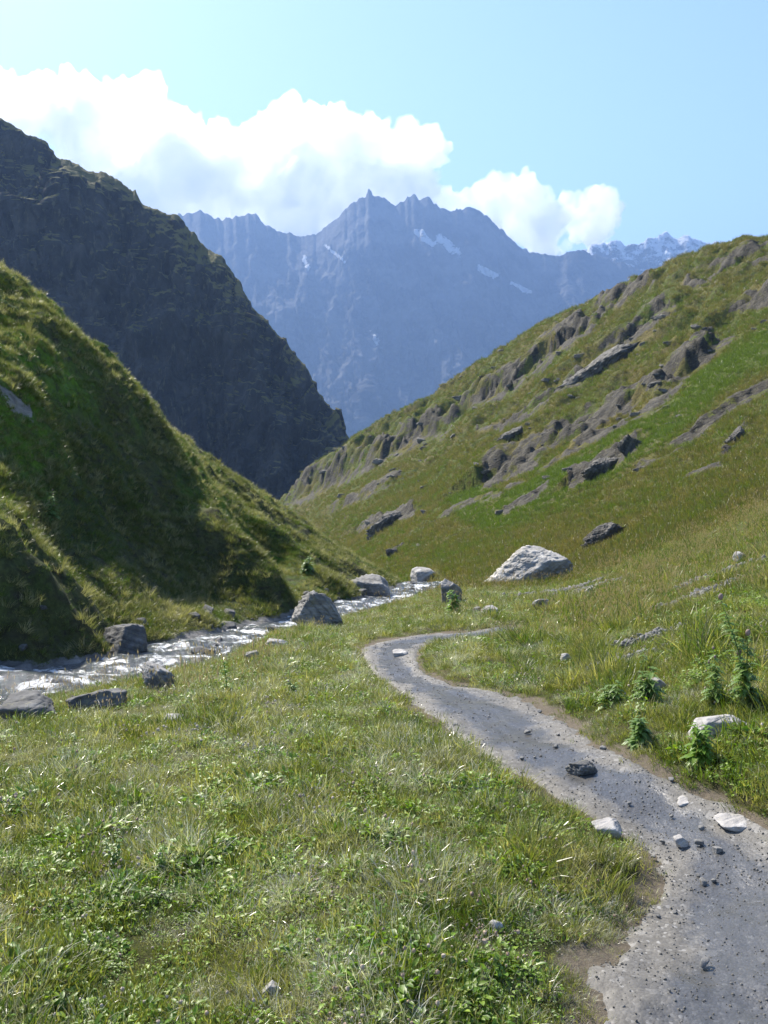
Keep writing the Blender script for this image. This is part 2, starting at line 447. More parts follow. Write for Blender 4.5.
QUICK = False
m_meadow = m_ground('meadow_turf', (0.045, 0.05, 0.014), (0.085, 0.075, 0.032), (0.03, 0.022, 0.014), 1.0, rock=True, rsc=2.0, worn=True)
m_hill = m_ground('alpine_turf', (0.07, 0.09, 0.016), (0.12, 0.10, 0.032), (0.06, 0.050, 0.022), 0.35, rock=True, moss=(0.075, 0.10, 0.018), rsc=0.6, gdist=0.35, rdark=(0.005, 0.0045, 0.0033), rlite=(0.072, 0.062, 0.043))  # shade of the ledge faces is put into the very dark rock colours
sheet('meadow', gfn, -1.0, 1.15, 620, 1.3, 34.0, 520, m_meadow)
sheet('hillside', gfn, -0.75, 1.15, 760, 34.0, 380.0, 760, m_hill)

# ------------------------------------------------------------------ left slope across the stream
L_PTS = [
 # skyline spur
 (-500,230,20),(-300,205,22.5),(-120,208,27),(0,266,31),(50,305,33),(100,350,36),(150,400,39.5),(200,447,43),(250,477,46),(300,515,46),(350,550,44.5),(375,566,43.5),(396,581,43),(418,596,43),
 # behind
 (-500,330,30),(-300,320,32),(0,360,42),(100,430,48),(200,520,56),(300,590,60),(400,650,58),(-120,300,38),
 # lower edge, under the water
 (-500,850,8.2),(-300,790,9.6),(-120,742,11.0),(0,712,12.6),(60,700,14.0),(120,684,15.6),(180,664,18),(230,648,21.6),(290,634,26),(345,620,31),(385,612,35),(412,608,39),(435,612,44),
 # just above the water
 (-300,700,11.5),(-120,690,12.6),(0,664,14.4),(60,655,15.4),(110,648,16.8),(170,638,19),(220,625,22),(275,612,26),(330,598,31),(370,592,36),(396,592,40),
 # near green shelf, its steep front and its back
 (-120,528,15.0),(-120,470,17.8),(0,556,15.2),(0,508,17.7),(50,598,15.9),(50,556,18.1),(96,634,16.5),(96,602,18.3),(0,620,14.75),(50,642,15.4),
 (0,470,19.6),(60,518,20.4),(120,566,21.4),
 # scoop
 (0,400,22.5),(60,450,23.5),(120,530,24),(180,592,24.5),(240,600,26.5),
 (100,430,28),(160,480,29),(220,540,30),(260,575,31),
 # shoulder above the scoop
 (0,350,24.5),(80,395,28.5),(140,430,32.5),(200,480,36),(250,525,38),(290,560,38),(330,577,38),
 # far low shoulder, lit
 (270,520,41),(310,545,41),(350,569,40),
]
lbase = TPS(L_PTS, 2e-5)
MOUNDS = []
for px, py, ra, rb, am_ in [(8,515,0.6,0.5,0.3),(50,560,0.6,0.5,0.3),(80,600,0.5,0.5,0.3),(25,560,0.55,0.4,0.3),(70,615,0.5,0.4,0.25),(15,640,0.6,0.35,0.3),(50,655,0.55,0.35,0.3),
    (235,560,1.3,2.2,0.8),(255,590,1.0,1.2,0.5),(300,570,1.6,2.2,0.8),(275,600,1.0,1.0,0.4),(330,588,1.4,1.6,0.5),(205,500,1.4,2.5,0.7),(150,440,1.3,3,0.7),(115,400,1.2,3,0.6),(60,372,1.2,3,0.5),(30,410,1.5,2,0.5),
    (250,530,1.4,2.4,0.6),(85,440,1.2,2.0,0.5),(180,455,1.0,2.4,0.5),(345,575,1.2,1.5,0.4)]:
    c_ = pick(lbase, px, py, 8, 70)
    if c_ is not None: MOUNDS.append((c_[0], c_[1], ra, rb, am_ * (1.45 if c_[1] > 21 else 1.0)))
def lhill(X, Y, full=False):
    X = np.asarray(X, float); Y = np.asarray(Y, float)
    z = lbase(X, Y)
    wx = X + 0.5 * fbm(X / 1.1, Y / 1.1, 3.3, 3); wy = Y + 0.5 * fbm(X / 1.1, Y / 1.1, 8.3, 3)
    for mx_, my_, ra, rb, am_ in MOUNDS: z = z + am_ * np.exp(-(((wx - mx_) / ra) ** 2 + ((wy - my_) / rb) ** 2) ** 1.3)
    # across the slope coordinate: gullies run down to the stream
    g = fbm((Y * 0.9 + X * 0.35) / 4.2 + 0.4 * fbm(X / 6, Y / 6, 1.1, 2), (X - 0.3 * Y) / 15.0, 2.2, 4)
    h = fbm(X / 1.6, Y / 2.2, 7.7, 4)
    sd, sh, ss, sz = polydist(X, Y, SPs, SWs)
    am = np.clip((z - sz) / 5.0, 0.08, 1)
    steps = fbm(X / 2.6 + 0.5 * g, Y / 5.0, z / 0.9, 4)
    z = z + am * (0.85 * g - 0.35) + (0.15 + 0.85 * am) * (0.62 * h + 0.45 * steps + 0.16 * fbm(X / 0.6, Y / 0.7, 1.7, 3) + 0.22 * fbm(X / 0.9, Y / 1.4, 5.7, 3, 0.5, True) - 0.08)
    rk = np.clip(2.2 * fbm(X / 4.0, Y / 4.0, z / 4.0, 5) - 0.55, 0, 1)
    lowm = 1 - sstep(0.05, 0.35, z - sz)
    z = z + rk * 0.25 * fbm(X / 0.7, Y / 0.7, z / 0.7, 4, 0.5, True)
    if full: return z, rk, lowm
    return z
def lfn(X, Y):
    z, rk, lm = lhill(X, Y, True); return z, {'rock': np.maximum(rk, lm * 0.7)}
m_left = m_ground('steep_turf', (0.045, 0.065, 0.018), (0.075, 0.075, 0.03), (0.035, 0.032, 0.022), 0.7, rock=True, moss=(0.08, 0.15, 0.012), rsc=1.2, gdist=0.12)
sheet('slope', lfn, -1.25, 0.12, 640, 8.0, 72.0, 620, m_left)

# ------------------------------------------------------------------ mountains
def loft(name, crest, foot, nb, nu, nv, disp, mat, pw=1.0, kind='structure', jag=0.0, jsc=30.0, seed=1.0, attrf=None):
    """crest and foot: lists of (px, py, D) of one length; a wall of rock from foot to crest and a back slope behind it"""
    c = np.array([P(*q) for q in crest]); f = np.array([P(*q) for q in foot])
    seg = np.concatenate([[0], np.cumsum(np.linalg.norm(np.diff(c, axis=0), axis=1))]); s = np.linspace(0, seg[-1], nu)
    C = np.stack([np.interp(s, seg, c[:, k]) for k in range(3)], 1); Fo = np.stack([np.interp(s, seg, f[:, k]) for k in range(3)], 1)
    if jag:
        C[:, 2] += jag * fbm(s / jsc, seed, 0.0, 6, 0.62)
    v = np.linspace(0, 1, nv)
    A = Fo[None] + (C - Fo)[None] * v[:, None, None]
    A[..., 2] = Fo[None, :, 2] + (C[:, 2] - Fo[:, 2])[None] * ((1 - (1 - v[:, None]) ** 1.3) if pw < 1 else (v[:, None] ** pw))
    N = np.cross(np.gradient(A, axis=1), np.gradient(A, axis=0)); N /= np.linalg.norm(N, axis=-1)[..., None] + 1e-9
    if N[nv // 2, nu // 2, 1] > 0: N = -N
    d = disp(A[..., 0], A[..., 1], A[..., 2], v[:, None] * np.ones(nu)[None])
    A = A + N * d[..., None]
    # back
    b = np.linspace(0, 1, nb + 1)[1:]
    H = (C[:, 2] - Fo[:, 2])
    B = A[-1][None] + np.stack([np.zeros_like(H), H * 1.2, -H * 0.9], 1)[None] * b[:, None, None]
    V = np.concatenate([A, B]).reshape(-1, 3)
    me = mesh_from(name, V, grid_faces(nv + nb, nu), mat)
    if attrf == 'height': attr(me, 'snow', np.concatenate([np.repeat(v, nu), np.ones(nb * nu)]))
    elif attrf is not None: attr(me, 'snow', attrf(V))
    return link(name, me, kind=kind)

# dark crag on the left
DC = [(-420,150,620),(-250,60,600),(-100,55,600),(-40,85,600),(0,112,590),(28,132,588),(50,143,585),(64,158,580),(100,172,580),(128,186,575),(160,214,570),(186,228,566),(205,250,560),(222,262,555),(238,284,550),
      (250,306,545),(262,310,545),(275,322,540),(292,338,536),(302,358,532),(318,374,528),(330,398,524),(345,416,520),(353,436,515),(366,462,510),(392,510,500),(430,560,490)]
DF = [(p[0] * 0.92 + 6 - (p[0] < 0) * 0 , 560 + max(0, (p[0] - 0)) * 0.18, p[2] * 0.80) for p in DC]
def ddisp(X, Y, Z, v):
    env = np.clip((1 - v) * 5, 0.16, 1)
    w1 = fbm(X / 60, Z / 160, Y / 90, 5, 0.55, True) * 22
    w2 = fbm(X / 14, Z / 30, Y / 14, 5, 0.6, True) * 7
    w3 = fbm(X / 40, Z / 10, Y / 40, 3) * 4
    return env * (38 * fbm(X / 150, Z / 320, Y / 150, 3) + w1 * 1.5 + w2 * 0.85 + w3 * 0.6 + (10 * sstep(0.0, 0.5, fbm(X / 70, Z / 22 + X / 90, Y / 70, 4)) * sstep(0.4, 0.75, v)) - 22)
def m_crag():
    t = NT('crag_rock'); vec = t.pos(); g = t.n('ShaderNodeNewGeometry')
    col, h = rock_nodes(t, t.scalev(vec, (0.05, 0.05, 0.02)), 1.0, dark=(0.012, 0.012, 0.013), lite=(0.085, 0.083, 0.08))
    nm = t.bump(h, 1.0, 8.0); nm = t.bump(t.noise(vec, 0.25, 8, 0.75), 0.9, 3.0, nm)
    sx = t.n('ShaderNodeSeparateXYZ'); t.l(g.outputs['Normal'], sx.inputs[0])
    m = t.math('ADD', sx.outputs[2], t.math('MULTIPLY', t.math('SUBTRACT', t.noise(vec, 0.05, 6, 0.65), 0.5), 1.1)); m = t.math('ADD', m, t.math('MULTIPLY', t.math('SUBTRACT', t.at('snow'), 0.86), 0.9))
    m = t.ramp(m, [(0.47, 0.0), (0.60, 1.0)])
    gc = t.mix(t.noise(vec, 0.04, 5), (0.07, 0.085, 0.02), (0.22, 0.18, 0.075))
    return t.done(t.pbsdf(t.mix(m, col, gc), 0.95, nm, 0.2).outputs[0])
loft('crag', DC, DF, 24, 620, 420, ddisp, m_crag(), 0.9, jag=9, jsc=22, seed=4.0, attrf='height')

# far mountains
FC = [(-500,330,6200),(-200,300,6000),(60,255,5800),(120,232,5700),(165,218,5600),(185,214,5600),(200,211,5600),(216,219,5600),(238,217,5560),(254,212,5550),(264,224,5540),(280,232,5520),(300,236,5500),(315,235,5480),
      (338,217,5450),(354,201,5430),(366,196,5420),(369,188,5420),(374,196,5420),(384,197,5420),(395,207,5420),(401,203,5420),(408,197,5420),(414,195,5420),(421,199,5410),(430,198,5410),(440,208,5400),(452,211,5400),(470,206,5400),
      (486,215,5400),(500,228,5400),(516,243,5400),(530,252,5400),(556,256,5400),(578,250,5400),(600,256,5400),(630,266,5400),(660,280,5400),(720,300,5400),(850,330,5400),(1300,330,5400)]
FF = [(p[0] * 1.0, 600, 3500 + 0.3 * abs(p[0] - 384)) for p in FC]
def fdisp(X, Y, Z, v):
    env = np.clip((1 - v) * 3, 0.0, 1)
    xx = X + 0.35 * Z; return env * (fbm(xx / 420, Z / 2600, Y / 1400, 7, 0.6, True) * 250 + fbm((X - 0.3 * Z) / 110, Z / 500, Y / 300, 6, 0.65, True) * 45 - 120)
SNOW = [((418,232),(432,243),5),((440,238),(458,254),5),((480,268),(494,276),4),((512,283),(530,293),3),((304,258),(308,268),3),((325,245),(345,262),2),((372,330),(380,345),2)]
def snowf(V):
    px, py = proj(V[:, 0], V[:, 1], V[:, 2]); m = np.zeros(len(V))
    for a, b, w in SNOW:
        d, *_ = polydist(px, py, [np.array([*a, 0.]), np.array([*b, 0.])], [w, w]); m = np.maximum(m, 1 - sstep(0.3, 1.6, d / w))
    return m
def m_far(name, gen):
    t = NT(name); vec = t.scalev(t.pos(), (0.001, 0.001, 0.001))
    a = t.noise(vec, 6, 8, 0.65); col = t.ramp(a, [(0.38, (0.03, 0.032, 0.035)), (0.6, (0.14, 0.138, 0.135))])
    m = t.at('snow'); m = t.math('ADD', m, t.math('MULTIPLY', t.math('SUBTRACT', t.noise(vec, 18, 7, 0.7), 0.5), 3.0))
    if gen:
        g = t.n('ShaderNodeSeparateXYZ'); t.l(t.scalev(t.pos(), (0.001, 0.001, 0.001)), g.inputs[0])
    m = t.ramp(m, [(0.62, 0.0), (0.9, 1.0 if gen else 0.8)])
    col = t.mix(m, col, (0.85, 0.87, 0.9))
    nm = t.bump(t.noise(t.scalev(vec, (1, 1, 0.5)), 14, 9, 0.7), 1.0, 60.0)
    return t.done(t.pbsdf(col, 0.9, nm, 0.2).outputs[0])
loft('mountain', FC, FF, 12, 1100, 360, fdisp, m_far('far_rock', False), 1.15, jag=42, jsc=50, seed=2.0, attrf=snowf)
RC = [(470,300,6000),(540,268,6000),(565,258,6000),(585,248,6000),(600,243,6000),(615,241,6000),(628,246,6000),(642,243,6000),(655,236,6000),(664,231,6000),(676,237,6000),(690,238,6000),(702,242,6000),(712,240,6000),(730,252,6000),(800,270,6000),(1000,290,6000),(1300,320,6000)]
RF = [(p[0], 520, 4700) for p in RC]
def rdisp(X, Y, Z, v):
    return np.clip((1 - v) * 6, 0.0, 1) * (fbm((X - 0.4 * Z) / 380, Z / 1500, Y / 900, 6, 0.55, True) * 200 + fbm((X + 0.5 * Z) / 90, Z / 300, Y / 130, 5, 0.65, True) * 32 - 60)
def snow2(V):
    px, py = proj(V[:, 0], V[:, 1], V[:, 2])
    return np.clip(1.05 - (py - 236) / 60, 0, 1) * 0.95
loft('mountain_range', RC, RF, 12, 500, 260, rdisp, m_far('snowy_rock', True), 1.1, jag=70, jsc=90, seed=8.0, attrf=snow2)

# valley bottom below the crag and under everything, out to the horizon
m_low = m_ground('low_forest', (0.03, 0.05, 0.02), (0.05, 0.06, 0.03), (0.03, 0.03, 0.02), 0.02)
def lowfn(X, Y):
    return np.interp(Y, [1.2, 3, 30, 60, 300, 1500, 8300], [-6, -8, -16, -26, -95, -420, -800]) + 0 * X + np.clip(Y - 300, 0, 4000) * 0.01 * fbm(X / 600, Y / 600, 0, 4)
_rows = np.geomspace(1.2, 8300, 160); _U = np.linspace(-1.05, 1.05, 160)
_Y, _Ug = np.meshgrid(_rows, _U, indexing='ij'); _X = _Ug * _Y
me = mesh_from('ground', np.stack([_X, _Y, lowfn(_X, _Y)], -1).reshape(-1, 3), grid_faces(160, 160), m_low); link('ground', me, kind='structure')

# ------------------------------------------------------------------ haze
def haze():
    x0, x1, y0, y1, z0, z1 = -9000, 9000, -400, 8800, -900, 1490
    V = np.array([(x, y, z) for z in (z0, z1) for y in (y0, y1) for x in (x0, x1)])
    Fc = np.array([(0,2,3,1),(4,5,7,6),(0,1,5,4),(2,6,7,3),(0,4,6,2),(1,3,7,5)])
    t = NT('hazy_air'); v = t.n('ShaderNodeVolumePrincipled')
    v.inputs['Color'].default_value = (0.195, 0.312, 0.545, 1); v.inputs['Density'].default_value = 1.6e-4; v.inputs['Anisotropy'].default_value = 0.2
    t.l(v.outputs[0], t.out.inputs['Volume'])
    link('haze', mesh_from('haze', V, Fc, t.m, False), kind='stuff')
if not os.environ.get('NOHAZE'): haze()

# ------------------------------------------------------------------ clouds beyond the haze
def clouds():
    B = [(-130,150,70),(-60,115,55),(0,118,36),(8,95,30),(45,98,34),(75,88,26),(90,120,42),(122,92,26),(150,105,32),(165,130,36),(100,170,50),(180,160,40),(150,200,50),(196,122,20),(222,140,26),
      (215,170,42),(215,215,42),(250,140,28),(278,124,30),(250,195,45),(300,138,30),(332,124,30),(350,150,40),(372,134,28),(405,140,26),(425,150,26),(300,190,50),(360,190,50),(410,185,38),
      (456,196,20),(470,185,14),(494,186,19),(520,178,19),(530,196,20),(490,205,24),(520,215,30),(545,222,26),(560,212,20),(576,206,16),(598,200,18),(608,210,15),(590,225,24),(480,235,34),(545,245,24),(300,240,50),(400,240,50),(220,250,50),(90,240,60)]
    r = np.random.default_rng(5); V0, F0 = ico(3); V = []; Fs = []; k = 0; D0 = 15000.0
    for px, py, rad in B:
        c = P(px, py, D0 + r.normal(0, 250)); R = rad / F * D0
        V.append(V0 * R * np.array([1, 1.0, 0.95]) + c + (0, 0, -130)); Fs.append(F0 + k); k += len(V0)
    me = mesh_from('cloud', np.concatenate(V), np.concatenate(Fs)); o = bpy.data.objects.new('cloud_build', me); COL.objects.link(o)
    md = o.modifiers.new('r', 'REMESH'); md.mode = 'VOXEL'; md.voxel_size = 30.0
    dg = bpy.context.evaluated_depsgraph_get(); m2 = bpy.data.meshes.new_from_object(o.evaluated_get(dg)); bpy.data.objects.remove(o)
    n = len(m2.vertices); co = np.zeros(n * 3, np.float32); m2.vertices.foreach_get('co', co); co = co.reshape(-1, 3)
    no = np.zeros(n * 3, np.float32); m2.vertices.foreach_get('normal', no); no = no.reshape(-1, 3)
    x, y, z = co.T
    bil = lambda s, o_, oc=1: np.abs(fbm(x / s, y / s, z / s + o_, oc, 0.55))
    d = 420 * (bil(900, 3, 2) - 0.25) + 330 * (bil(340, 7, 2) - 0.2) + 190 * (bil(140, 1, 2) - 0.2)
    d += 160 * fbm(x / 1500, y / 1500, z / 1500, 2) + 110 * fbm(x / 260, y / 260, z / 200, 4) - 60
    co = co + no * d[:, None]; m2.vertices.foreach_set('co', co.ravel()); m2.polygons.foreach_set('use_smooth', np.ones(len(m2.polygons), bool)); m2.update()
    o = bpy.data.objects.new('cloud_build', m2); COL.objects.link(o); md = o.modifiers.new('r', 'REMESH'); md.mode = 'VOXEL'; md.voxel_size = 26.0
    dg = bpy.context.evaluated_depsgraph_get(); m3 = bpy.data.meshes.new_from_object(o.evaluated_get(dg)); bpy.data.objects.remove(o); m2 = m3
    m2.polygons.foreach_set('use_smooth', np.ones(len(m2.polygons), bool))
    t = NT('cloud_vapour'); v = t.n('ShaderNodeVolumeScatter'); v.inputs['Color'].default_value = (1, 1, 1, 1); v.inputs['Density'].default_value = CLOUD_DENS; v.inputs['Anisotropy'].default_value = 0.5
    t.l(v.outputs[0], t.out.inputs['Volume']); m2.materials.clear(); m2.materials.append(t.m); m2.name = 'cloud'
    link('cloud', m2, kind='stuff')
CLOUD_DENS = 0.004
clouds()

# ------------------------------------------------------------------ path
def strip(name, pts, hw, spacing, across, zf, mat, span=1.0, attrs=None, kind='structure'):
    p = np.array(pts); seg = np.concatenate([[0], np.cumsum(np.hypot(*np.diff(p[:, :2], axis=0).T))])
    s = [0.0]
    while s[-1] < seg[-1]:
        y = np.interp(s[-1], seg, p[:, 1]); s.append(s[-1] + spacing(y))
    s = np.array(s); c = np.stack([np.interp(s, seg, p[:, k]) for k in range(3)], 1); w = np.interp(s, seg, hw)
    t = np.gradient(c[:, :2], axis=0)
    for _ in range(12): t[1:-1] = (t[:-2] + t[1:-1] + t[2:]) / 3
    t /= np.linalg.norm(t, axis=1)[:, None]; nrm = np.stack([t[:, 1], -t[:, 0]], 1)
    v = np.linspace(-span, span, across)
    X = c[:, None, 0] + nrm[:, None, 0] * w[:, None] * v; Y = c[:, None, 1] + nrm[:, None, 1] * w[:, None] * v
    Z = zf(X, Y, c[:, 2][:, None] + 0 * X, v[None] + 0 * X)
    me = mesh_from(name, np.stack([X, Y, Z], -1).reshape(-1, 3), grid_faces(len(s), across), mat); attr(me, 'side', np.abs(v)[None] + 0 * X)
    return link(name, me, kind=kind)
def path_z(X, Y, cz, v):
    g = ground(X, Y); av = np.abs(v) * (1 + 0.30 * fbm(X / 0.30, Y / 0.30, 2.0, 5))
    ed = sstep(0.35, 0.95, av)
    z = g + 0.012 * (ed - 0.5) + (0.006 + 0.012 * ed) * fbm(X / 0.10, Y / 0.10, 7.0, 3) + 0.022 * fbm(X / 0.33, Y / 0.4, 3.0, 3) + 0.008 + 0.008 * np.clip(Y / 8, 0, 2) + 0.006 * fbm(X / 0.16, Y / 0.16, 1.0, 4) + 0.012 * fbm(X / 0.8, Y / 0.8, 5.0, 3)
    return z - 0.07 * sstep(0.80, 1.2, av)
def m_path():
    t = NT('path_gravel'); vec = t.pos()
    v = t.n('ShaderNodeTexVoronoi'); v.inputs['Scale'].default_value = 70; t.l(vec, v.inputs['Vector'])
    v2 = t.n('ShaderNodeTexVoronoi'); v2.inputs['Scale'].default_value = 26; t.l(vec, v2.inputs['Vector'])
    sp = t.n('ShaderNodeSeparateColor'); t.l(v.outputs['Color'], sp.inputs[0])
    sp2 = t.n('ShaderNodeSeparateColor'); t.l(v2.outputs['Color'], sp2.inputs[0])
    g = t.ramp(sp.outputs[0], [(0.0, (0.058, 0.055, 0.049)), (0.6, (0.092, 0.087, 0.078)), (0.93, (0.125, 0.118, 0.105)), (1.0, (0.36, 0.355, 0.345))])
    g = t.mix(t.ramp(sp2.outputs[1], [(0.90, 0.0), (0.94, 0.6)]), g, t.ramp(sp2.outputs[0], [(0, (0.12, 0.118, 0.115)), (1, (0.38, 0.37, 0.35))]))
    big = t.noise(vec, 0.9, 5, 0.65)
    g = t.mix(t.ramp(big, [(0.42, 0.0), (0.62, 0.6)]), g, (0.06, 0.058, 0.054))
    g = t.mix(t.ramp(t.noise(vec, 2.3, 5, 0.7), [(0.56, 0.0), (0.66, 0.5)]), g, (0.115, 0.10, 0.075))
    sd = t.math('ADD', t.at('side'), t.math('MULTIPLY', t.math('SUBTRACT', t.noise(vec, 2.2, 5, 0.65), 0.5), 1.6))
    dry = t.ramp(sd, [(0.35, 0.0), (0.85, 1.0)])
    g = t.mix(t.math('MULTIPLY', t.math('SUBTRACT', 1.0, dry), 0.8), g, t.ramp(t.noise(vec, 22, 5, 0.8), [(0.3, (0.045, 0.045, 0.044)), (0.7, (0.085, 0.083, 0.08))]))
    g = t.mix(t.math('MULTIPLY', dry, 0.45), g, t.ramp(t.noise(vec, 16, 6, 0.85), [(0.35, (0.055, 0.048, 0.038)), (0.65, (0.24, 0.225, 0.195))]))
    g = t.mix(t.ramp(sd, [(1.0, 0.0), (1.35, 0.8)]), g, (0.10, 0.082, 0.058))
    wet = t.ramp(dry, [(0.0, 0.30), (0.6, 0.75)])
    h = t.math('ADD', t.math('MULTIPLY', v.outputs['Distance'], -0.5), t.noise(vec, 9, 7, 0.75))
    nm = t.bump(h, 0.6, 0.006); 
    return t.done(t.pbsdf(g, wet, nm, 0.5).outputs[0])
strip('path', PCs[2:], PWs[2:], lambda y: np.clip(0.011 * y, 0.02, 0.25), 100, path_z, m_path(), 1.25)

# ------------------------------------------------------------------ stream
def water_z(X, Y, cz, v):
    r = fbm(X / 0.55, Y / 0.9, 1.0, 4, 0.6, True); r2 = fbm(X / 2.2, Y / 2.2, 4.0, 2)
    return cz + 0.075 * r + 0.10 * r2
def m_water():
    t = NT('stream_water'); vec = t.pos()
    n1 = t.noise(t.scalev(vec, (1.0, 0.6, 1.0)), 1.6, 7, 0.72, 0.6)
    foam = t.ramp(n1, [(0.51, 0.0), (0.62, 0.9)])
    col = t.mix(foam, (0.055, 0.062, 0.06), (0.75, 0.77, 0.78))
    rough = t.ramp(foam, [(0.0, 0.10), (1.0, 0.45)])
    nm = t.bump(t.noise(vec, 5, 6, 0.7, 0.3), 1.0, 0.10); nm = t.bump(t.noise(vec, 22, 4, 0.6), 0.7, 0.02, nm)
    return t.done(t.pbsdf(col, rough, nm, 0.7).outputs[0])
strip('stream', SPs, SWs, lambda y: np.clip(0.005 * y, 0.05, 0.3), 70, water_z, m_water(), 1.7)

# ------------------------------------------------------------------ stones and boulders
def rock_mesh(name, size, seed, mat, sub=5, cuts=16, rough=0.10, strata=0.0, soft=24.0, tilt=0.9):
    V, Fc = ico(sub); r = np.random.default_rng(seed)
    N = r.normal(size=(cuts, 3)); N /= np.linalg.norm(N, axis=1)[:, None]; N = np.concatenate([N, [[0, 0, -1]]])
    d = r.uniform(0.62, 1.0, cuts + 1)
    bx = np.array([[1,0,0],[-1,0,0],[0,1,0],[0,-1,0],[0,0,1],[1,0,1]]) + r.normal(0, 0.28, (6, 3)); bx /= np.linalg.norm(bx, axis=1)[:, None]
    N = np.concatenate([N, bx]); d = np.concatenate([d, r.uniform(0.5, 0.72, 6)])
    q = np.maximum(V @ N.T, 1e-3) / d[None]
    rad = 1.0 / ((np.sum(q ** soft, axis=1) + 1.0) ** (1 / soft))
    p = V * rad[:, None]
    o = r.uniform(0, 100, 3)
    n = fbm(p[:, 0] * 1.7 + o[0], p[:, 1] * 1.7 + o[1], p[:, 2] * 1.7 + o[2], 6, 0.58, False)
    n2 = fbm(p[:, 0] * 3 + o[1], p[:, 1] * 3 + o[2], p[:, 2] * 7 + o[0], 4, 0.6, True)
    p = p * (1 + rough * 1.6 * n + rough * 0.7 * n2)[:, None]
    if strata:
        a = np.array([math.sin(tilt), 0.25, math.cos(tilt)]); a /= np.linalg.norm(a)
        h = p @ a + 0.06 * n
        st = strata * ((h * 4.5) % 1.0 - 0.5) ** 3 * 4
        c = p - (p @ a)[:, None] * a; p = p + c * st[:, None]
    p = p * np.array(size)[None] * 0.5
    me = mesh_from(name, p, Fc, mat); return me
R1 = m_rock('boulder_stone', 0.9, 0.10); R2 = m_rock('stone', 3.0, 0.03); R3 = m_rock('pebble_stone', 14.0, 0.006)
R1p = m_rock('pale_boulder_stone', 1.1, 0.10, dark=(0.16, 0.155, 0.145), lite=(0.50, 0.48, 0.44)); R2p = m_rock('pale_stone', 3.5, 0.03, dark=(0.20, 0.19, 0.18), lite=(0.50, 0.48, 0.45))
R3p = m_rock('gravel_stone', 14.0, 0.006, dark=(0.09, 0.085, 0.075), lite=(0.30, 0.28, 0.24))
RW = m_rock('wet_stone', 2.2, 0.04, dark=(0.035, 0.035, 0.036), lite=(0.16, 0.16, 0.155))
RC_ = m_rock('outcrop_stone', 0.55, 0.35, dark=(0.02, 0.019, 0.017), lite=(0.17, 0.158, 0.135))
def surf(X, Y):
    X = np.asarray(X, float); Y = np.asarray(Y, float)
    g = ground(X, Y); l = np.where((Y > 8) & (Y < 72) & (X / Y < 0.1), lhill(np.where(Y > 1, X, X), np.clip(Y, 8, 72)), -1e3)
    return np.maximum(g, l)
EX = []     # footprints kept free of grass
def rock(name, label, cat, px, py, w, h, mat, seed, dep=0.8, yaw=0.0, roll=0.0, pit=0.0, sub=5, cuts=14, rough=0.09, strata=0.0, sink=0.28, group=None, fn=surf, D=None, soft=24.0):
    if D is None:
        c = pick(fn, px, py, 1.6, 380)
        if c is None: print('no ground for', name, px, py); return None
    else: c = P(px, py, D)
    d = c[1]; W = w / F * d * 1.18; H = h / F * d / (1 - sink) * 1.12
    me = rock_mesh(name, (W, W * dep, H), seed, mat, sub, cuts, rough, strata, soft)
    o = link(name, me, None, label, cat, group)
    o.location = (c[0], c[1] + W * dep * 0.32, c[2] + H * (0.5 - sink)); o.rotation_euler = (pit, roll, yaw)
    EX.append((c[0], c[1] + W * dep * 0.32, W * 0.46, W * dep * 0.46)); return o

rock('boulder', 'big grey boulder with lit ridge at the meadow edge beside the stream', 'boulder', 318, 630, 64, 33, R1, 11, 0.8, 0.3, 0.30, strata=0.25, cuts=7, sub=6, sink=0.15)
rock('boulder', 'long pale boulder on the grass below the right hillside, largest of the pale rocks', 'boulder', 531, 584, 82, 38, R1p, 29, 0.55, 0.2, -0.20, strata=0.18, rough=0.10, cuts=4, sub=6, soft=40)
rock('boulder', 'grey slab at the foot of the left slope above the stream', 'boulder', 372, 598, 56, 20, R1, 31, 0.8, -0.2, 0.30, cuts=8, strata=0.2)
rock('boulder', 'grey boulder at the far end of the visible stream', 'boulder', 426, 586, 32, 18, R1p, 43, 0.9, 0.3, -0.05, cuts=8, soft=20)
rock('boulder', 'pointed grey boulder on the stream bank left of the long pale boulder', 'boulder', 450, 604, 24, 27, R1, 57, 0.8, 0.6, -0.4, cuts=7)
rock('boulder', 'tall dark boulder leaning on the left bank under the mossy mound', 'boulder', 118, 662, 50, 42, RW, 69, 1.1, 0.5, 0.75, cuts=12, rough=0.13)
rock('boulder', 'rounded wet boulder in the stream at the left edge of the photo', 'boulder', 22, 724, 66, 26, RW, 71, 0.9, 0.1, 0.08, cuts=14, rough=0.14, sink=0.4)
rock('boulder', 'dark sloping slab on the near stream bank running up into the meadow', 'boulder', 150, 690, 34, 24, R2, 77, 1.4, 0.5, -0.3, strata=0.4, cuts=7)
rock('boulder', 'low row of dark wet rock in the stream right of the rounded boulder', 'boulder', 96, 712, 66, 20, RW, 81, 0.7, 0.25, -0.1, cuts=12, rough=0.16, sink=0.4)
rock('boulder', 'pale flat boulder sunk in the bank grass right of the path', 'boulder', 724, 738, 62, 22, R2p, 95, 0.8, 0.3, -0.05, cuts=12, sink=0.4)
rock('stone', 'flat grey stone in dry grass just left of the path bend', 'stone', 276, 648, 26, 8, R2p, 101, 0.8, 0.2)
rock('stone', 'dark low stone in the grass below the big grey boulder', 'stone', 254, 660, 20, 9, R2, 103, 0.8, 0.2)
rock('stone', 'upright grey stone on the grass below the long pale boulder', 'stone', 543, 613, 18, 17, R2, 107, 0.8, 0.5, -0.4, cuts=7)
rock('stone', 'small dark stone on the grass left of two flat stones', 'stone', 478, 615, 11, 10, R2, 109, 0.8, 0.5)
rock('stone', 'flat pale stone beside the small dark stone under the pointed boulder', 'stone', 492, 616, 22, 10, R2p, 113, 0.8, 0.1)
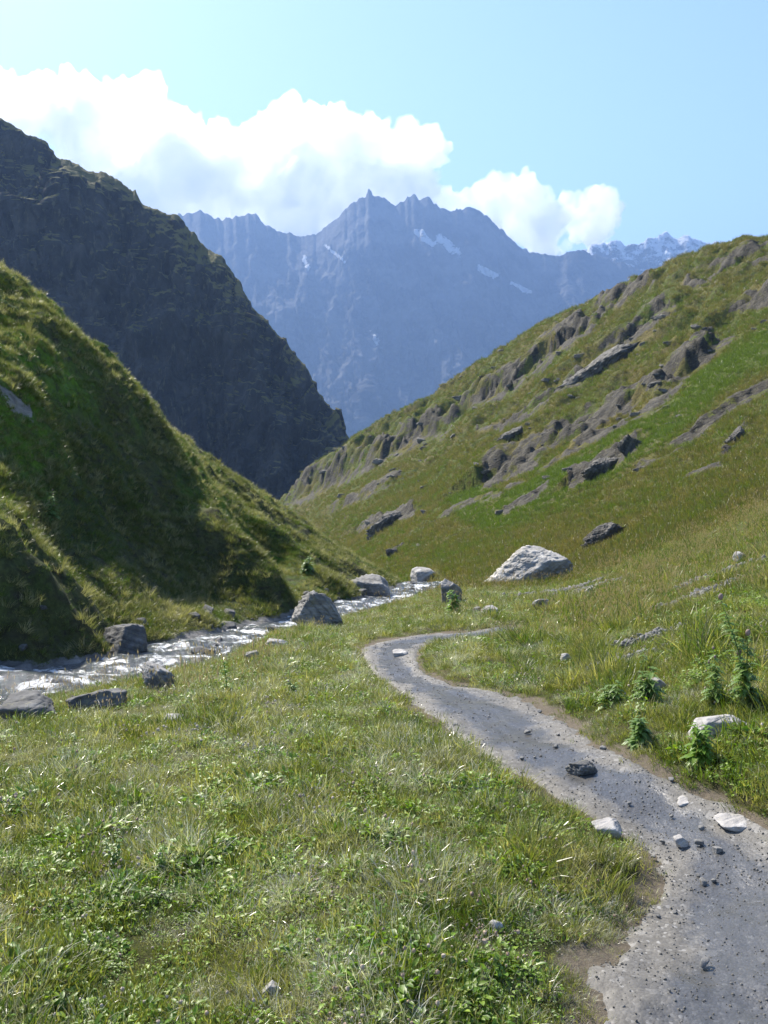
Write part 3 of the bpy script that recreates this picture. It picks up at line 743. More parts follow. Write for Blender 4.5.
rock('stone', 'flat whitish stone lying on the path at its first bend', 'stone', 400, 657, 20, 6, R2p, 117, 0.9, 0.1, sink=0.35, sub=4)
rock('stone', 'small pale stone in the meadow near the stream at left', 'stone', 172, 723, 22, 9, R2p, 121, 0.8, 0.1, sub=4)
rock('stone', 'jagged dark stone on the left edge of the middle path', 'stone', 584, 777, 31, 14, RW, 128, 0.8, 0.2, 0.1, cuts=16, sub=5, rough=0.26, sink=0.2)
rock('stone', 'broad pale flat stone sunk beside the path on its left verge', 'stone', 612, 837, 34, 14, R2p, 131, 0.9, 0.1, sink=0.35)
rock('stone', 'rounded white topped stone lying on the near path', 'stone', 682, 849, 17, 12, R2p, 137, 0.8, 0.2, cuts=9, sub=4, sink=0.18)
rock('stone', 'small dark stone to the right of the white topped stone', 'stone', 719, 855, 13, 8, R3, 139, 0.8, 0.5, cuts=8, sub=4, sink=0.2)
rock('stone', 'flat grey stone showing through the grass at the bottom edge', 'stone', 270, 999, 26, 13, R2p, 143, 0.7, 0.3, -0.2, cuts=8, sink=0.3)
rock('stone', 'pale stone half hidden in grass left of the near path', 'stone', 497, 934, 18, 12, R2p, 149, 0.8, 0.3, 0.1, cuts=8, sink=0.3)
rock('stone', 'pale slab at the right edge of the path by the lower turn', 'stone', 742, 832, 46, 9, R2p, 151, 0.8, 0.05, sink=0.4)
rock('stone', 'flat pale slab nearly level with the path above the near stones', 'stone', 690, 806, 26, 5, R2p, 153, 0.8, 0.05, sink=0.4, sub=4)
rock('stone', 'small light stone in the bank grass above the path', 'stone', 567, 662, 14, 9, R2p, 157, 0.8, 0.3, sub=4)
rock('stone', 'grey stone among the thistle leaves right of the path', 'stone', 660, 690, 26, 11, R2, 159, 0.8, 0.3, sink=0.35)
rock('stone', 'round grey stone on the bank crest near the right edge', 'stone', 743, 562, 16, 10, R2p, 163, 0.8, 0.3, sub=4, sink=0.2)
rock('stone', 'pale stone in the pinkish grass right of the long pale boulder', 'stone', 592, 594, 14, 7, R2p, 165, 0.8, 0.3, sub=4)
for k, (px, py, w, h, sd, nm_) in enumerate([
  (606,542,56,17,201,'slanting grey outcrop in the grass low on the right hillside'),(389,526,44,12,203,'broken grey outcrop near the valley floor below the hillside'),
  (602,475,44,16,205,'dark double outcrop in the middle of the right hillside'),(608,368,92,15,207,'long pale rock slab high on the right hillside'),(739,440,30,10,211,'narrow pale outcrop near the right edge of the hillside'),
  (393,556,14,8,213,'small grey outcrop just above the valley stream'),(512,438,34,7,215,'small flat outcrop left of the dark double outcrop'),
  (630,450,26,15,217,'upright dark outcrop right of the dark double outcrop')]):
    rock('rock_outcrop', nm_, 'rock outcrop', px, py, w, h, RC_, sd, 0.5, 0.3, -0.62, cuts=9, strata=0.45, rough=0.15, sink=0.34, fn=ground, group='rock outcrops on the right hillside')
# stones of the stream bed and on the path: countable, look-alikes
def copies(name, label, cat, group, protos, spots):
    lab = label
    for i, (x, y, z, s_, yaw) in enumerate(spots):
        label = lab(x, y, s_) if callable(lab) else lab
        pr = protos[i % len(protos)]
        o = bpy.data.objects.new(name, pr); COL.objects.link(o); o['label'] = label; o['category'] = cat; o['group'] = group
        o.location = (x, y, z); o.scale = (s_, s_ * 0.85, s_ * 0.75); o.rotation_euler = (0.2 * math.sin(i * 3.1), 0.25 * math.cos(i * 1.7), yaw)
r_ = np.random.default_rng(21)
SCREE = [(698,596,1.0,0.5),(652,636,0.7,0.35),(722,574,0.9,0.5),(608,664,0.4,0.25),(640,655,0.5,0.3),(560,592,1.6,0.8),(590,590,1.4,0.8)]
SCP = []
for px_, py_, ra, rb in SCREE:
    c = pick(ground, px_, py_, 3, 40); EX.append((c[0], c[1], ra * 0.85, rb * 0.85)); SCP.append((c, ra, rb))
wp = [rock_mesh('stream_stone', (1, 0.9, 0.8), 300 + i, RW, 4, 10, 0.10) for i in range(6)]
sp = []
hp = [rock_mesh('hillside_rock', (1.3, 0.8, 0.6), 360 + i, RC_, 4, 8, 0.12, strata=0.3) for i in range(6)]
for k in range(330):
    px_, py_ = r_.uniform(300, 768), r_.uniform(300, 560); c = pick(ground, px_, py_, 32, 300)
    if c is None or fbm(c[0] / 12, c[1] / 12, 3.0, 3) < -0.12: continue
    s_ = c[1] / 850 * (3 + 13 * r_.uniform() ** 2.2); sp.append((c[0], c[1], c[2] - 0.14 * s_, s_, -0.3 + r_.normal(0, 0.4)))
def hl_(x, y, s_):
    q, w_ = proj(x, y, float(ground(x, y)))
    return ('grey rock' if s_ > 0.9 else 'small grey rock') + (' high' if w_ < 400 else ' halfway up' if w_ < 480 else ' low') + ' on the right hillside ' + ('near its left end' if q < 430 else 'in its middle' if q < 600 else 'towards the right edge')
HSP = (hl_, hp, sp); sp = []
SPa = np.array(SPs); SWa = np.array(SWs)
for k in range(150):
    i = int(r_.integers(14, 60)); t = r_.uniform(); c = SPa[i] * (1 - t) + SPa[i + 1] * t
    side = r_.choice([-1, 1]) * r_.uniform(0.45, 1.25) if r_.uniform() < 0.8 else r_.uniform(-0.5, 0.5)
    tt = SPa[i + 1] - SPa[i]; n_ = np.array([tt[1], -tt[0]]); n_ /= np.linalg.norm(n_)
    x, y = c[0] + n_[0] * SWa[i] * side, c[1] + n_[1] * SWa[i] * side
    s_ = 0.14 + 0.5 * r_.uniform() ** 2.5
    sp.append((x, y, max(float(surf(x, y)), c[2] - 0.05) + 0.10 * s_, s_, r_.uniform(0, 6)))
copies('hillside_rock', HSP[0], 'rock', 'small rocks on the right hillside', HSP[1], HSP[2])
def sl_(x, y, s_):
    q = proj(x, y, float(surf(x, y)))[0]
    where = 'at the left edge' if q < 70 else 'beside the tall dark boulder' if q < 150 else 'where it narrows past the shaded slope' if q < 260 else 'behind the big grey boulder' if q < 345 else 'near the grey slab under the left slope' if q < 400 else 'at its far end'
    return ('larger' if s_ > 0.32 else 'small') + ' dark stone in the stream ' + where
copies('stream_stone', sl_, 'stone', 'stones along the stream', wp, sp)
pp = [rock_mesh('path_stone', (1, 0.9, 0.8), 330 + i, R3, 3, 9, 0.10) for i in range(6)]
sp = []
for k in range(110):
    i = int(r_.integers(4, 40)); t = r_.uniform(); c = np.array(PCs[i]) * (1 - t) + np.array(PCs[i + 1]) * t
    tt = np.array(PCs[i + 1]) - np.array(PCs[i]); n_ = np.array([tt[1], -tt[0]]); n_ /= np.linalg.norm(n_); sd = r_.uniform(-1, 1); sd = np.sign(sd) * abs(sd) ** 0.6
    x, y = c[0] + n_[0] * PWs[i] * sd, c[1] + n_[1] * PWs[i] * sd
    s_ = 0.014 + 0.055 * r_.uniform() ** 3; sp.append((x, y, float(ground(x, y)) + 0.012 + 0.2 * s_, s_, r_.uniform(0, 6)))
def pl_(x, y, s_):
    where = 'at the bottom of the photo' if y < 3.2 else 'by the near turn' if y < 4.8 else 'on its middle stretch' if y < 7.5 else 'on its upper stretch'
    return ('larger' if s_ > 0.04 else 'small') + ' grey stone loose on the gravel path ' + where
copies('path_stone', pl_, 'stone', 'loose stones on the path', pp, sp)

# ------------------------------------------------------------------ single plants
def tube(path, rad, n=6):
    V = []; Q = []
    for i, p in enumerate(path):
        for k in range(n):
            a = 2 * math.pi * k / n; V.append((p[0] + rad[i] * math.cos(a), p[1] + rad[i] * math.sin(a), p[2]))
    for i in range(len(path) - 1):
        for k in range(n): Q.append((i*n+k, i*n+(k+1)%n, (i+1)*n+(k+1)%n, (i+1)*n+k))
    return np.array(V), np.array(Q)
def m_leaf(name, c, tr=0.4, rough=0.45):
    t = NT(name); vec = t.obj(); col = t.mix(t.noise(vec, 9, 4), tuple(x * 0.7 for x in c), tuple(x * 1.25 for x in c))
    b = t.pbsdf(col, rough, None, 0.5); q = t.n('ShaderNodeBsdfTranslucent'); t.l(t.mix(1.0, col, (1.2, 1.3, 0.6), 'MULTIPLY'), q.inputs[0])
    mx = t.n('ShaderNodeMixShader'); mx.inputs[0].default_value = tr; t.l(b.outputs[0], mx.inputs[1]); t.l(q.outputs[0], mx.inputs[2]); return t.done(mx.outputs[0])
LG = m_leaf('thistle_leaf', (0.15, 0.24, 0.06)); LB = m_leaf('bright_leaf', (0.15, 0.26, 0.03)); LS = m_leaf('plant_stem', (0.10, 0.15, 0.04), 0.1); LR = m_leaf('flower_bud', (0.20, 0.14, 0.12), 0.1, 0.8)
def plant(name, label, cat, px, py, h, seed, leafsize=0.12, nst=1, nl=14, spiny=True, mat=LG, bud=True, fat=0.22, group=None, fn=surf):
    c = pick(fn, px, py, 1.6, 100)
    if c is None: return
    r = np.random.default_rng(seed); H = h / F * c[1]
    o = link(name, None, None, label, cat, group); o.location = c; LSZ = leafsize * H * 0.62; nl = int(nl * 2.2)
    LV, LQ = [], []
    for s in range(nst):
        hh = H * (1 if s == 0 else r.uniform(0.5, 0.95)); la = r.uniform(0, 6.28); le = (0.10 if nst == 1 else 0.28) * r.uniform(0.4, 1) * hh
        ts = np.linspace(0, 1, 7); pth = np.stack([math.cos(la) * le * ts ** 1.5 + 0.01 * H * np.sin(ts * 5 + s), math.sin(la) * le * ts ** 1.5, ts * hh - 0.02], 1)
        V, Q = tube(pth, 0.012 * H * (1.15 - ts)); link('stem', mesh_from('stem', V, Q, LS), o)
        for i in range(nl):
            t = r.uniform(0.02, 0.97) ** 0.8; p = np.array([np.interp(t, ts, pth[:, k]) for k in range(3)]); a = i * 2.4 + r.normal(0, 0.3)
            L_ = LSZ * (1.35 - 0.9 * t) * r.uniform(0.8, 1.2) * 2; up = r.uniform(0.15, 0.9)
            d = np.array([math.cos(a), math.sin(a), up]); d /= np.linalg.norm(d); sd = np.cross(d, [0, 0, 1.0]); sd /= np.linalg.norm(sd); u = np.cross(sd, d); k0 = len(LV); m = 12 if spiny else 6
            for j in range(m + 1):
                q = j / m; w = fat * L_ * math.sin(math.pi * min(0.97, q * 0.9 + 0.08)) * ((1.25 if j % 2 else 0.45) if spiny else 1.0)
                b = p + d * L_ * q - u * (-0.30) * L_ * q * q * -1 - np.array([0, 0, 0.35 * L_ * q * q])
                wv = (0.12 * L_ if j % 2 else -0.02 * L_) if spiny else 0.05 * L_
                LV += [b - sd * w + u * wv, b, b + sd * w + u * wv]
            for j in range(m):
                q = k0 + 3 * j; LQ += [(q, q+1, q+4, q+3), (q+1, q+2, q+5, q+4)]
        if bud:
            V0, F0 = ico(2); link('flower_head', mesh_from('flower_head', V0 * np.array([0.018, 0.018, 0.026]) * H * (1 + 0.2 * np.abs(np.sin(V0[:, :1] * 9))) + pth[-1] + (0, 0, 0.02 * H), F0, LR), o)
    link('foliage', mesh_from('foliage', np.array(LV), np.array(LQ), mat, True), o)
plant('thistle', 'tall leafy thistle on the bank at the right edge of the photo', 'thistle', 748, 712, 122, 1, 0.10, 3, 22)
plant('thistle', 'shorter leafy thistle just left of the tall thistle', 'thistle', 716, 708, 62, 2, 0.17, 3, 14)
plant('thistle', 'broad spiny thistle clump right of the path bend', 'thistle', 648, 704, 44, 3, 0.30, 5, 10, bud=False)
plant('thistle', 'silvery thistle rosette left of the broad thistle clump', 'thistle', 612, 706, 28, 4, 0.42, 5, 9, bud=False)
plant('thistle', 'single thin thistle stalk standing behind the broad clump', 'thistle', 642, 676, 34, 5, 0.16, 1, 14)
plant('leafy_plant', 'bright leafy plant beside the pointed boulder by the stream', 'plant', 453, 612, 24, 6, 0.28, 5, 10, False, LB, False)
plant('leafy_plant', 'tall thin weed with yellow green leaves in the upper meadow', 'plant', 227, 694, 42, 7, 0.14, 1, 16, False, LB, False)
plant('leafy_plant', 'leafy weed in the upper meadow right of the tall thin weed', 'plant', 292, 698, 30, 8, 0.2, 3, 9, False, LB, False)
plant('leafy_plant', 'dark leafy stalk in the middle of the left meadow', 'plant', 116, 870, 50, 9, 0.13, 3, 14, False, LG, True)
plant('leafy_plant', 'leafy stalk in the meadow just right of the dark leafy stalk', 'plant', 158, 874, 40, 10, 0.16, 3, 12, False, LB, True)
plant('thistle', 'pale thistle on the left slope above the green mound', 'thistle', 51, 520, 30, 12, 0.2, 3, 12)
plant('leafy_plant', 'small pale bush low on the left slope', 'plant', 308, 574, 20, 13, 0.3, 5, 12, False, LG, False)
plant('leafy_plant', 'dark leafy plant on the bank above the right path edge', 'plant', 700, 762, 46, 14, 0.26, 6, 12, False, LB, False)
plant('leafy_plant', 'leafy green clump overhanging the right side of the path', 'plant', 640, 742, 34, 15, 0.3, 6, 12, False, LG, False)

# ------------------------------------------------------------------ scattered ground cover (instances of one object each)
def scatter(name, pts, rot, scl, tint, variants, label=None, cat=None):
    n = len(pts); print(name, n)
    me = bpy.data.meshes.new(name); me.vertices.add(n); me.vertices.foreach_set('co', np.ascontiguousarray(pts, np.float32).ravel())
    attr(me, 'rot', rot, 'FLOAT_VECTOR'); attr(me, 'scl', scl); attr(me, 'tint', tint); attr(me, 'pick', np.random.default_rng(n).integers(0, len(variants), n), 'INT')
    o = link(name, me, None, label, cat, kind='stuff')
    c = bpy.data.collections.new(name + '_kinds')
    for i, v in enumerate(variants):
        q = bpy.data.objects.new('%s_kind_%02d' % (name, i), v); c.objects.link(q)
    ng = bpy.data.node_groups.new(name, 'GeometryNodeTree'); ng.interface.new_socket('Geometry', in_out='INPUT', socket_type='NodeSocketGeometry'); ng.interface.new_socket('Geometry', in_out='OUTPUT', socket_type='NodeSocketGeometry')
    N = ng.nodes.new; L = ng.links.new; gi, go = N('NodeGroupInput'), N('NodeGroupOutput')
    m2p = N('GeometryNodeMeshToPoints'); iop = N('GeometryNodeInstanceOnPoints'); ci = N('GeometryNodeCollectionInfo')
    ci.inputs[0].default_value = c; ci.inputs['Separate Children'].default_value = True; ci.inputs['Reset Children'].default_value = True
    def na(nm, typ):
        a = N('GeometryNodeInputNamedAttribute'); a.data_type = typ; a.inputs[0].default_value = nm; return a.outputs[0]
    L(gi.outputs[0], m2p.inputs[0]); L(m2p.outputs[0], iop.inputs['Points']); L(ci.outputs[0], iop.inputs['Instance'])
    iop.inputs['Pick Instance'].default_value = True; L(na('pick', 'INT'), iop.inputs['Instance Index'])
    e = N('FunctionNodeEulerToRotation'); L(na('rot', 'FLOAT_VECTOR'), e.inputs[0]); L(e.outputs[0], iop.inputs['Rotation'])
    L(na('scl', 'FLOAT'), iop.inputs['Scale']); L(iop.outputs[0], go.inputs[0])
    md = o.modifiers.new('scatter', 'NODES'); md.node_group = ng
    return o

def blades(n, seed, hmin, hmax, spread, width, lean=0.5, curve=0.7, segs=3, head=None, mat=None, name='tuft', flat=False):
    r = np.random.default_rng(seed); V = []; Q = []; T = []; BL = []; HH = []
    for i in range(n):
        a = r.uniform(0, 2 * math.pi); rad = spread * math.sqrt(r.uniform()); bx, by = rad * math.cos(a), rad * math.sin(a)
        h = r.uniform(hmin, hmax); la = a + r.normal(0, 0.7); l0 = lean * r.uniform(0.1, 1); cv = curve * r.uniform(0.3, 1.2)
        w = width * r.uniform(0.7, 1.2); fa = r.uniform(0, math.pi); bl = r.uniform()
        b0 = len(V); x, y, z, ang = bx, by, -0.01, l0 * 0.6
        for s in range(segs + 1):
            t = s / segs; ww = w * (1 - t ** 1.6) * 0.5
            dx, dy = math.cos(fa) * ww, math.sin(fa) * ww
            if s < segs: V += [(x - dx, y - dy, z), (x + dx, y + dy, z)]; BL += [bl] * 2; HH += [t] * 2
            else: V.append((x, y, z)); BL.append(bl); HH.append(1.0)
            st = h / segs; x += math.sin(ang) * math.cos(la) * st; y += math.sin(ang) * math.sin(la) * st; z += math.cos(ang) * st; ang += cv / segs * 1.3
        for s in range(segs - 1): k = b0 + 2 * s; Q.append((k, k + 1, k + 3, k + 2))
        k = b0 + 2 * (segs - 1); T.append((k, k + 1, k + 2))
        if head:
            hw, hl = head; tip = np.array(V[-1]); 
            for m in range(3):
                an = m * math.pi / 3 + a; k = len(V); ex, ey = math.cos(an) * hw, math.sin(an) * hw
                V += [tuple(tip + (0, 0, -hl * 0.3)), tuple(tip + (ex, ey, hl * 0.2)), tuple(tip + (0, 0, hl * 0.7)), tuple(tip + (-ex, -ey, hl * 0.2))]
                BL += [bl] * 4; HH += [1.0] * 4; Q.append((k, k + 1, k + 2, k + 3))
    me = mesh_from(name, np.array(V), [np.array(T), np.array(Q)] if Q else np.array(T), mat, False); attr(me, 'bl', BL); attr(me, 'hh', HH); return me

def leaves(n, seed, size, spread, height, mat, name='leafy', narrow=0.55):
    r = np.random.default_rng(seed); V = []; Q = []; BL = []
    for i in range(n):
        a = r.uniform(0, 2 * math.pi); rad = spread * math.sqrt(r.uniform()); h = height * r.uniform(0.35, 1)
        c = np.array([rad * math.cos(a), rad * math.sin(a), h]); L_ = size * r.uniform(0.6, 1.2); w = L_ * narrow * r.uniform(0.7, 1.1)
        d = np.array([math.cos(a + r.normal(0, 0.6)), math.sin(a + r.normal(0, 0.6)), r.uniform(-0.3, 0.7)]); d /= np.linalg.norm(d)
        s = np.cross(d, [0, 0, 1.0]); s /= np.linalg.norm(s) + 1e-6; s = s + np.array([0, 0, r.normal(0, 0.25)]); u = np.cross(s, d)
        k = len(V)
        for t, ww in ((0, 0.12), (0.35, 1.0), (0.7, 0.8), (1.0, 0.05)):
            m = c + d * L_ * t - u * L_ * 0.25 * t * t
            V += [tuple(m - s * w * ww * 0.5 + u * w * 0.18 * ww), tuple(m), tuple(m + s * w * ww * 0.5 + u * w * 0.18 * ww)]
        bl = r.uniform(); BL += [bl] * 12
        for j in range(3):
            q = k + 3 * j; Q += [(q, q + 1, q + 4, q + 3), (q + 1, q + 2, q + 5, q + 4)]
    me = mesh_from(name, np.array(V), np.array(Q), mat, True); attr(me, 'bl', BL); attr(me, 'hh', np.zeros(len(V))); return me

def heads(n, seed, size, mat, name='flower_heads'):
    r = np.random.default_rng(seed); V0, F0 = ico(1); V = []; Fs = []; HH = []
    for i in range(n):
        c = np.array([*(r.normal(0, 0.06, 2)), r.uniform(0.04, 0.09)]); s = size * r.uniform(0.7, 1.2)
        k = len(V); V += [tuple(c + v * s * (1, 1, 1.15) * r.uniform(0.8, 1.15)) for v in V0]; Fs.append(F0 + k)
    me = mesh_from(name, np.array(V), np.concatenate(Fs), mat, False); attr(me, 'bl', r.uniform(0, 1, len(V))); attr(me, 'hh', np.zeros(len(V))); return me

MG = m_blade('meadow_grass', (0.07, 0.115, 0.014), (0.145, 0.165, 0.030), (0.32, 0.29, 0.13), patch=1.4, vary=0.5)
MD = m_blade('dry_grass', (0.26, 0.25, 0.16), (0.42, 0.40, 0.30), (0.58, 0.56, 0.46), patch=1.5, trans=0.35, rough=0.28, spec=0.8)
MD2 = m_blade('bleached_grass', (0.14, 0.15, 0.06), (0.22, 0.21, 0.11), (0.32, 0.29, 0.18), patch=0.6, trans=0.45, rough=0.35)
MS = m_blade('seeding_grass', (0.11, 0.13, 0.03), (0.16, 0.15, 0.05), (0.22, 0.17, 0.09), tip=(0.50, 0.38, 0.31), trans=0.4)
ML = m_blade('leafy_herbs', (0.08, 0.16, 0.010), (0.145, 0.24, 0.016), (0.23, 0.31, 0.04), trans=0.4, rough=0.45, patch=1.3)
MF = m_blade('clover_flowers', (0.28, 0.19, 0.13), (0.36, 0.28, 0.2), (0.45, 0.38, 0.30), trans=0.1, rough=0.8)
MH = m_blade('hill_grass', (0.095, 0.138, 0.016), (0.120, 0.118, 0.030), (0.185, 0.15, 0.065), patch=0.12)
ML2 = m_blade('slope_grass', (0.065, 0.112, 0.012), (0.095, 0.120, 0.022), (0.18, 0.17, 0.07), patch=0.35, trans=0.4)

short = [blades(50, i, 0.022, 0.07, 0.09, 0.0036, 0.9, 1.0, 3, mat=MG, name='short_tuft') for i in range(8)]
longt = [blades(36, 20 + i, 0.06, 0.14, 0.05, 0.0036, 0.8, 1.1, 4, mat=MG, name='long_tuft') for i in range(6)]
dryt = [blades(32, 40 + i, 0.05, 0.12, 0.06, 0.0030, 1.2, 1.2, 4, mat=MD, name='dry_tuft') for i in range(6)]
dryt2 = [blades(34, 50 + i, 0.09, 0.18, 0.06, 0.0055, 0.9, 1.0, 4, mat=MD2, name='pale_tuft') for i in range(5)]
seedt = [blades(9, 60 + i, 0.18, 0.34, 0.08, 0.0022, 0.35, 0.4, 4, head=(0.0042, 0.045), mat=MS, name='seed_tuft') for i in range(5)]
leafy = [leaves(16, 80 + i, 0.035, 0.075, 0.05, ML) for i in range(6)]
flw = [heads(5, 90 + i, 0.0058, MF) for i in range(4)]
hillt = [blades(34, 100 + i, 0.12, 0.34, 0.22, 0.018, 0.8, 0.9, 3, mat=MH, name='hill_tuft') for i in range(6)]
slopet = [blades(46, 120 + i, 0.06, 0.19, 0.14, 0.008, 0.9, 1.2, 4, mat=ML2, name='slope_tuft') for i in range(6)]

def spread(n, u0, u1, d0, d1, seed, p=1.0):
    """random points of a sector, density falling with distance as D**(-p)"""
    r = np.random.default_rng(seed); e = 2 - p
    D = (d0 ** e + r.uniform(size=n) * (d1 ** e - d0 ** e)) ** (1 / e) if abs(e) > 1e-6 else d0 * (d1 / d0) ** r.uniform(size=n)
    return r.uniform(u0, u1, n) * D, D, r
def free(X, Y):
    m = np.ones(len(X), bool)
    for x, y, a, b in EX: m &= ((X - x) / a) ** 2 + ((Y - y) / b) ** 2 > 1
    return m
K = float(os.environ.get('GRASS', 1.0))
def meadow_scatter(name, n, variants, dens, size, seed, d0=1.7, d1=30, p=1.05, lean=0.25, grow=0.022, label=None, u=(-0.72, 0.78)):
    X, Y, r = spread(int(n * K), u[0], u[1], d0, d1, seed, p)
    z, bm, pm, sm, pr, e = ground(X, Y, True)
    k = (r.uniform(size=len(X)) < dens(X, Y, pr)) & (pr > 0.76) & (r.uniform(size=len(X)) < 0.12 + 0.88 * sstep(0.82, 1.35 + 0.5 * pn(X, Y, 0.5, 50.0), pr)) & (e > 0.12) & free(X, Y) & (bm < 0.6)
    X, Y, z = X[k], Y[k], z[k]; m = len(X)
    rot = np.stack([r.normal(0, lean, m), r.normal(0, lean, m), r.uniform(0, 6.28, m)], 1)
    s = size * r.uniform(0.6, 1.35, m) * (1 + grow * Y) * np.clip(1 + 1.3 * pn(X, Y, 0.9, 44.0) + 1.1 * pn(X, Y, 0.28, 47.0), 0.4, 2.0)
    edge = sstep(0.9, 1.8, pr[k]); s = s * (0.45 + 0.55 * edge)
    scatter(name, np.stack([X, Y, z - 0.004], 1), rot, s, r.uniform(0, 1, m), variants)
pn = lambda X, Y, s, o=0.0: fbm(X / s, Y / s, o, 3)
bank = lambda X, Y: sstep(0.12, 0.30, X / Y) * sstep(3, 5, Y)
meadow_scatter('meadow_grass', 150000, short, lambda X, Y, pr: np.clip(0.7 + 2.4 * pn(X, Y, 0.3, 77.0), 0.12, 1), 1.0, 1, p=1.0)
meadow_scatter('long_grass', 60000, longt, lambda X, Y, pr: np.clip(0.12 + 1.6 * pn(X, Y, 0.8, 3.0) + 0.6 * bank(X, Y), 0.0, 1) * sstep(1.3, 2.2, pr), 0.85, 2, p=1.05)
meadow_scatter('pale_grass', 110000, dryt, lambda X, Y, pr: np.clip(0.42 + 1.9 * pn(X, Y, 0.55, 9.0) - 0.5 * bank(X, Y), 0.05, 1), 0.85, 3, p=1.05)
meadow_scatter('leafy_herbs', 130000, leafy, lambda X, Y, pr: np.clip(0.12 + 2.2 * pn(X, Y, 0.7, 15.0) + 0.45 * (1 - sstep(3.5, 6.5, Y)) + 0.15, 0.02, 1) * sstep(1.1, 1.5, pr), 0.62, 4, p=1.1)
meadow_scatter('seeding_grass', 26000, seedt, lambda X, Y, pr: np.clip(0.02 + 0.8 * pn(X, Y, 2.5, 21.0) + 0.26 * bank(X, Y) * sstep(8, 13, Y) + 0.03, 0.0, 1) * sstep(1.6, 2.4, pr) * sstep(6, 9, Y), 0.72, 5, d0=6.5, p=0.9, lean=0.12)
meadow_scatter('clover_flowers', 6000, flw, lambda X, Y, pr: np.clip(-0.1 + 2.4 * pn(X, Y, 0.6, 31.0), 0.0, 1), 1.0, 6, d1=9, p=1.1)

weeds = [leaves(26, 180 + i, 0.055, 0.10, 0.16, ML, 'weed', 0.42) for i in range(5)]
meadow_scatter('bank_weeds', 15000, weeds, lambda X, Y, pr: np.clip(-0.12 + 1.9 * pn(X, Y, 0.8, 91.0), 0, 0.6) * sstep(0.28, 0.36, X / Y) * sstep(1.25, 1.7, pr), 0.42, 8, d0=3.0, d1=12, u=(0.25, 0.8))
meadow_scatter('bank_tussocks', 9000, longt, lambda X, Y, pr: np.clip(0.1 + 2.5 * pn(X, Y, 0.7, 95.0), 0, 1) * sstep(0.1, 0.2, X / Y) * sstep(1.1, 1.5, pr), 1.7, 9, d0=3.0, d1=22, u=(0.08, 0.8))
# left slope
X, Y, r = spread(int(190000 * K), -0.95, 0.10, 9.5, 60, 11, 0.6)
z, rk, lm = lhill(X, Y, True); g_ = ground(X, Y)
k = (z > g_ + 0.05) & (r.uniform(size=len(X)) < np.clip(0.75 + 2.0 * pn(X, Y, 1.8, 66.0), 0.15, 1)) & (rk < 0.45) & (lm < 0.75) & free(X, Y); X, Y, z = X[k], Y[k], z[k]; m = len(X)
rot = np.stack([r.normal(0, 0.2, m), r.normal(0.35, 0.2, m), r.normal(0, 0.7, m)], 1)
scatter('slope_grass', np.stack([X, Y, z - 0.02], 1), rot, r.uniform(0.6, 1.35, m) * (0.8 + 0.5 * np.clip(pn(X, Y, 2.5, 2.0) * 2, -0.6, 1)) , r.uniform(0, 1, m), slopet)
k = (r.uniform(size=m) < np.clip(0.16 + 1.4 * pn(X, Y, 1.6, 12.0), 0.03, 1)); X, Y, z, m = X[k], Y[k], z[k], int(k.sum())
rot = np.stack([r.normal(0, 0.2, m), r.normal(0.3, 0.25, m), r.normal(0, 0.8, m)], 1)
scatter('slope_pale_grass', np.stack([X, Y, z - 0.01], 1), rot, r.uniform(0.9, 2.1, m), r.uniform(0, 1, m), dryt2)
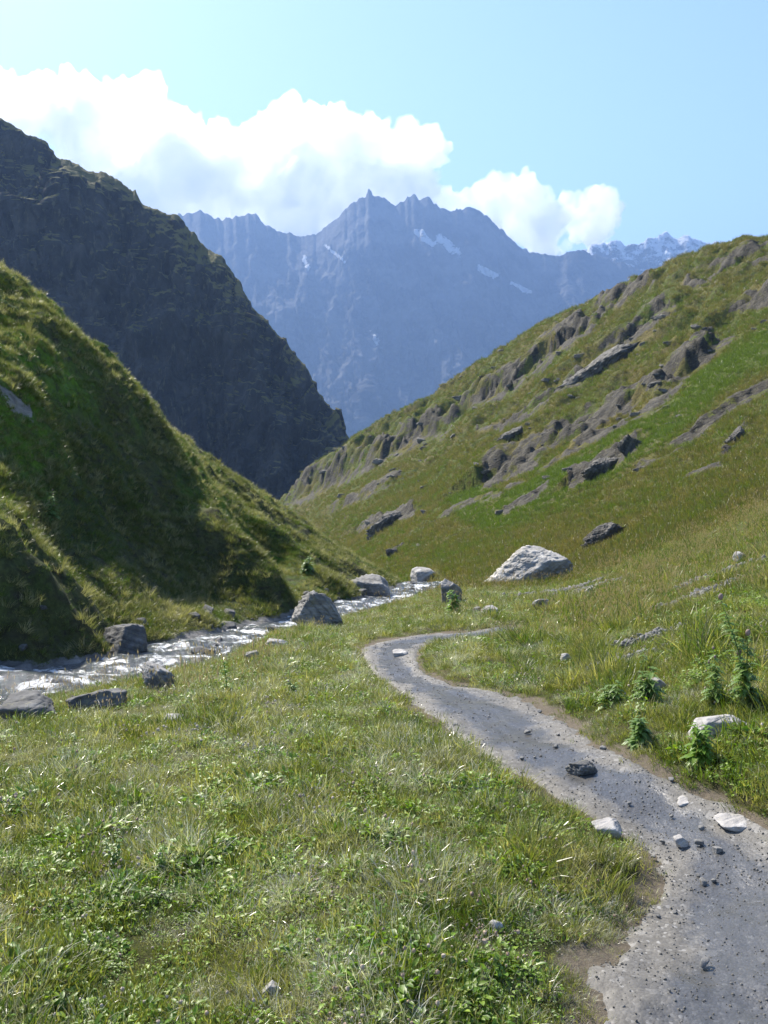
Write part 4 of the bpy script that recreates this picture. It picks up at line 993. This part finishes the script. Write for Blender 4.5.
# right hillside
X, Y, r = spread(int(150000 * K), -0.15, 0.62, 28, 330, 12, 1.15)
z, bm, pm, sm, pr, e = ground(X, Y, True); lush_ = ground(X, Y, 2)[1]
k = (bm < 0.3) & (e > 0.3) & (pr > 1) & free(X, Y); X, Y, z, lush_ = X[k], Y[k], z[k], lush_[k]; m = len(X)
rot = np.stack([r.normal(0, 0.2, m), r.normal(-0.15, 0.2, m), r.uniform(0, 6.28, m)], 1)
scatter('hillside_grass', np.stack([X, Y, z - 0.02], 1), rot, r.uniform(0.6, 1.3, m) * np.clip(0.75 + Y / 120, 0.9, 2.2), r.uniform(0, 1, m) * (1 - lush_) - 0.6 * lush_, hillt)
# loose scree on the bank
r = np.random.default_rng(44); A2 = []; S2 = []
for c, ra, rb in SCP:
    m = int(420 * ra * rb / 0.35); a_ = r.uniform(0, 6.28, m); q = np.abs(r.normal(0, 0.55, m)); A2.append(np.stack([c[0] + ra * q * np.cos(a_), c[1] + rb * q * np.sin(a_)], 1)); S2.append((0.018 + 0.09 * r.uniform(size=m) ** 3.5) * (0.6 + c[1] / 18))
A2 = np.concatenate(A2); S2 = np.concatenate(S2)
scree_k = [rock_mesh('scree', (1, 0.9, 0.7), 440 + i, R2, 3, 8, 0.08) for i in range(5)]
scatter('scree', np.stack([A2[:, 0], A2[:, 1], ground(A2[:, 0], A2[:, 1]) + S2 * 0.15], 1), r.uniform(0, 6.28, (len(S2), 3)), S2, r.uniform(0, 1, len(S2)), scree_k)
# gravel on the path
gv = [rock_mesh('gravel', (1, 0.9, 0.7), 400 + i, R3 if i < 2 else R3p, 2, 8, 0.08) for i in range(6)]
n = 20000; r = np.random.default_rng(14); i = np.clip((r.uniform(size=n) ** 1.5 * 56).astype(int) + 2, 0, len(PCs) - 2); t = r.uniform(size=n)[:, None]
A_ = np.array(PCs); W_ = np.array(PWs); c = A_[i] * (1 - t) + A_[i + 1] * t; d_ = A_[i + 1] - A_[i]; nn = np.stack([d_[:, 1], -d_[:, 0]], 1); nn /= np.linalg.norm(nn, axis=1)[:, None]
v = r.uniform(-1.15, 1.15, n); v = np.where(r.uniform(size=n) < 0.35, np.sign(v) * np.abs(v / 1.15) ** 0.6 * 1.1, v)
X = c[:, 0] + nn[:, 0] * W_[i] * v; Y = c[:, 1] + nn[:, 1] * W_[i] * v
k = Y > 1.5; X, Y, v = X[k], Y[k], v[k]; z = path_z(X, Y, 0, v); n = len(X)
scatter('gravel', np.stack([X, Y, z + 0.001], 1), r.uniform(0, 6.28, (n, 3)), (0.002 + 0.013 * r.uniform(size=n) ** 7) * (0.9 + 0.10 * Y), r.uniform(0, 1, n), gv)
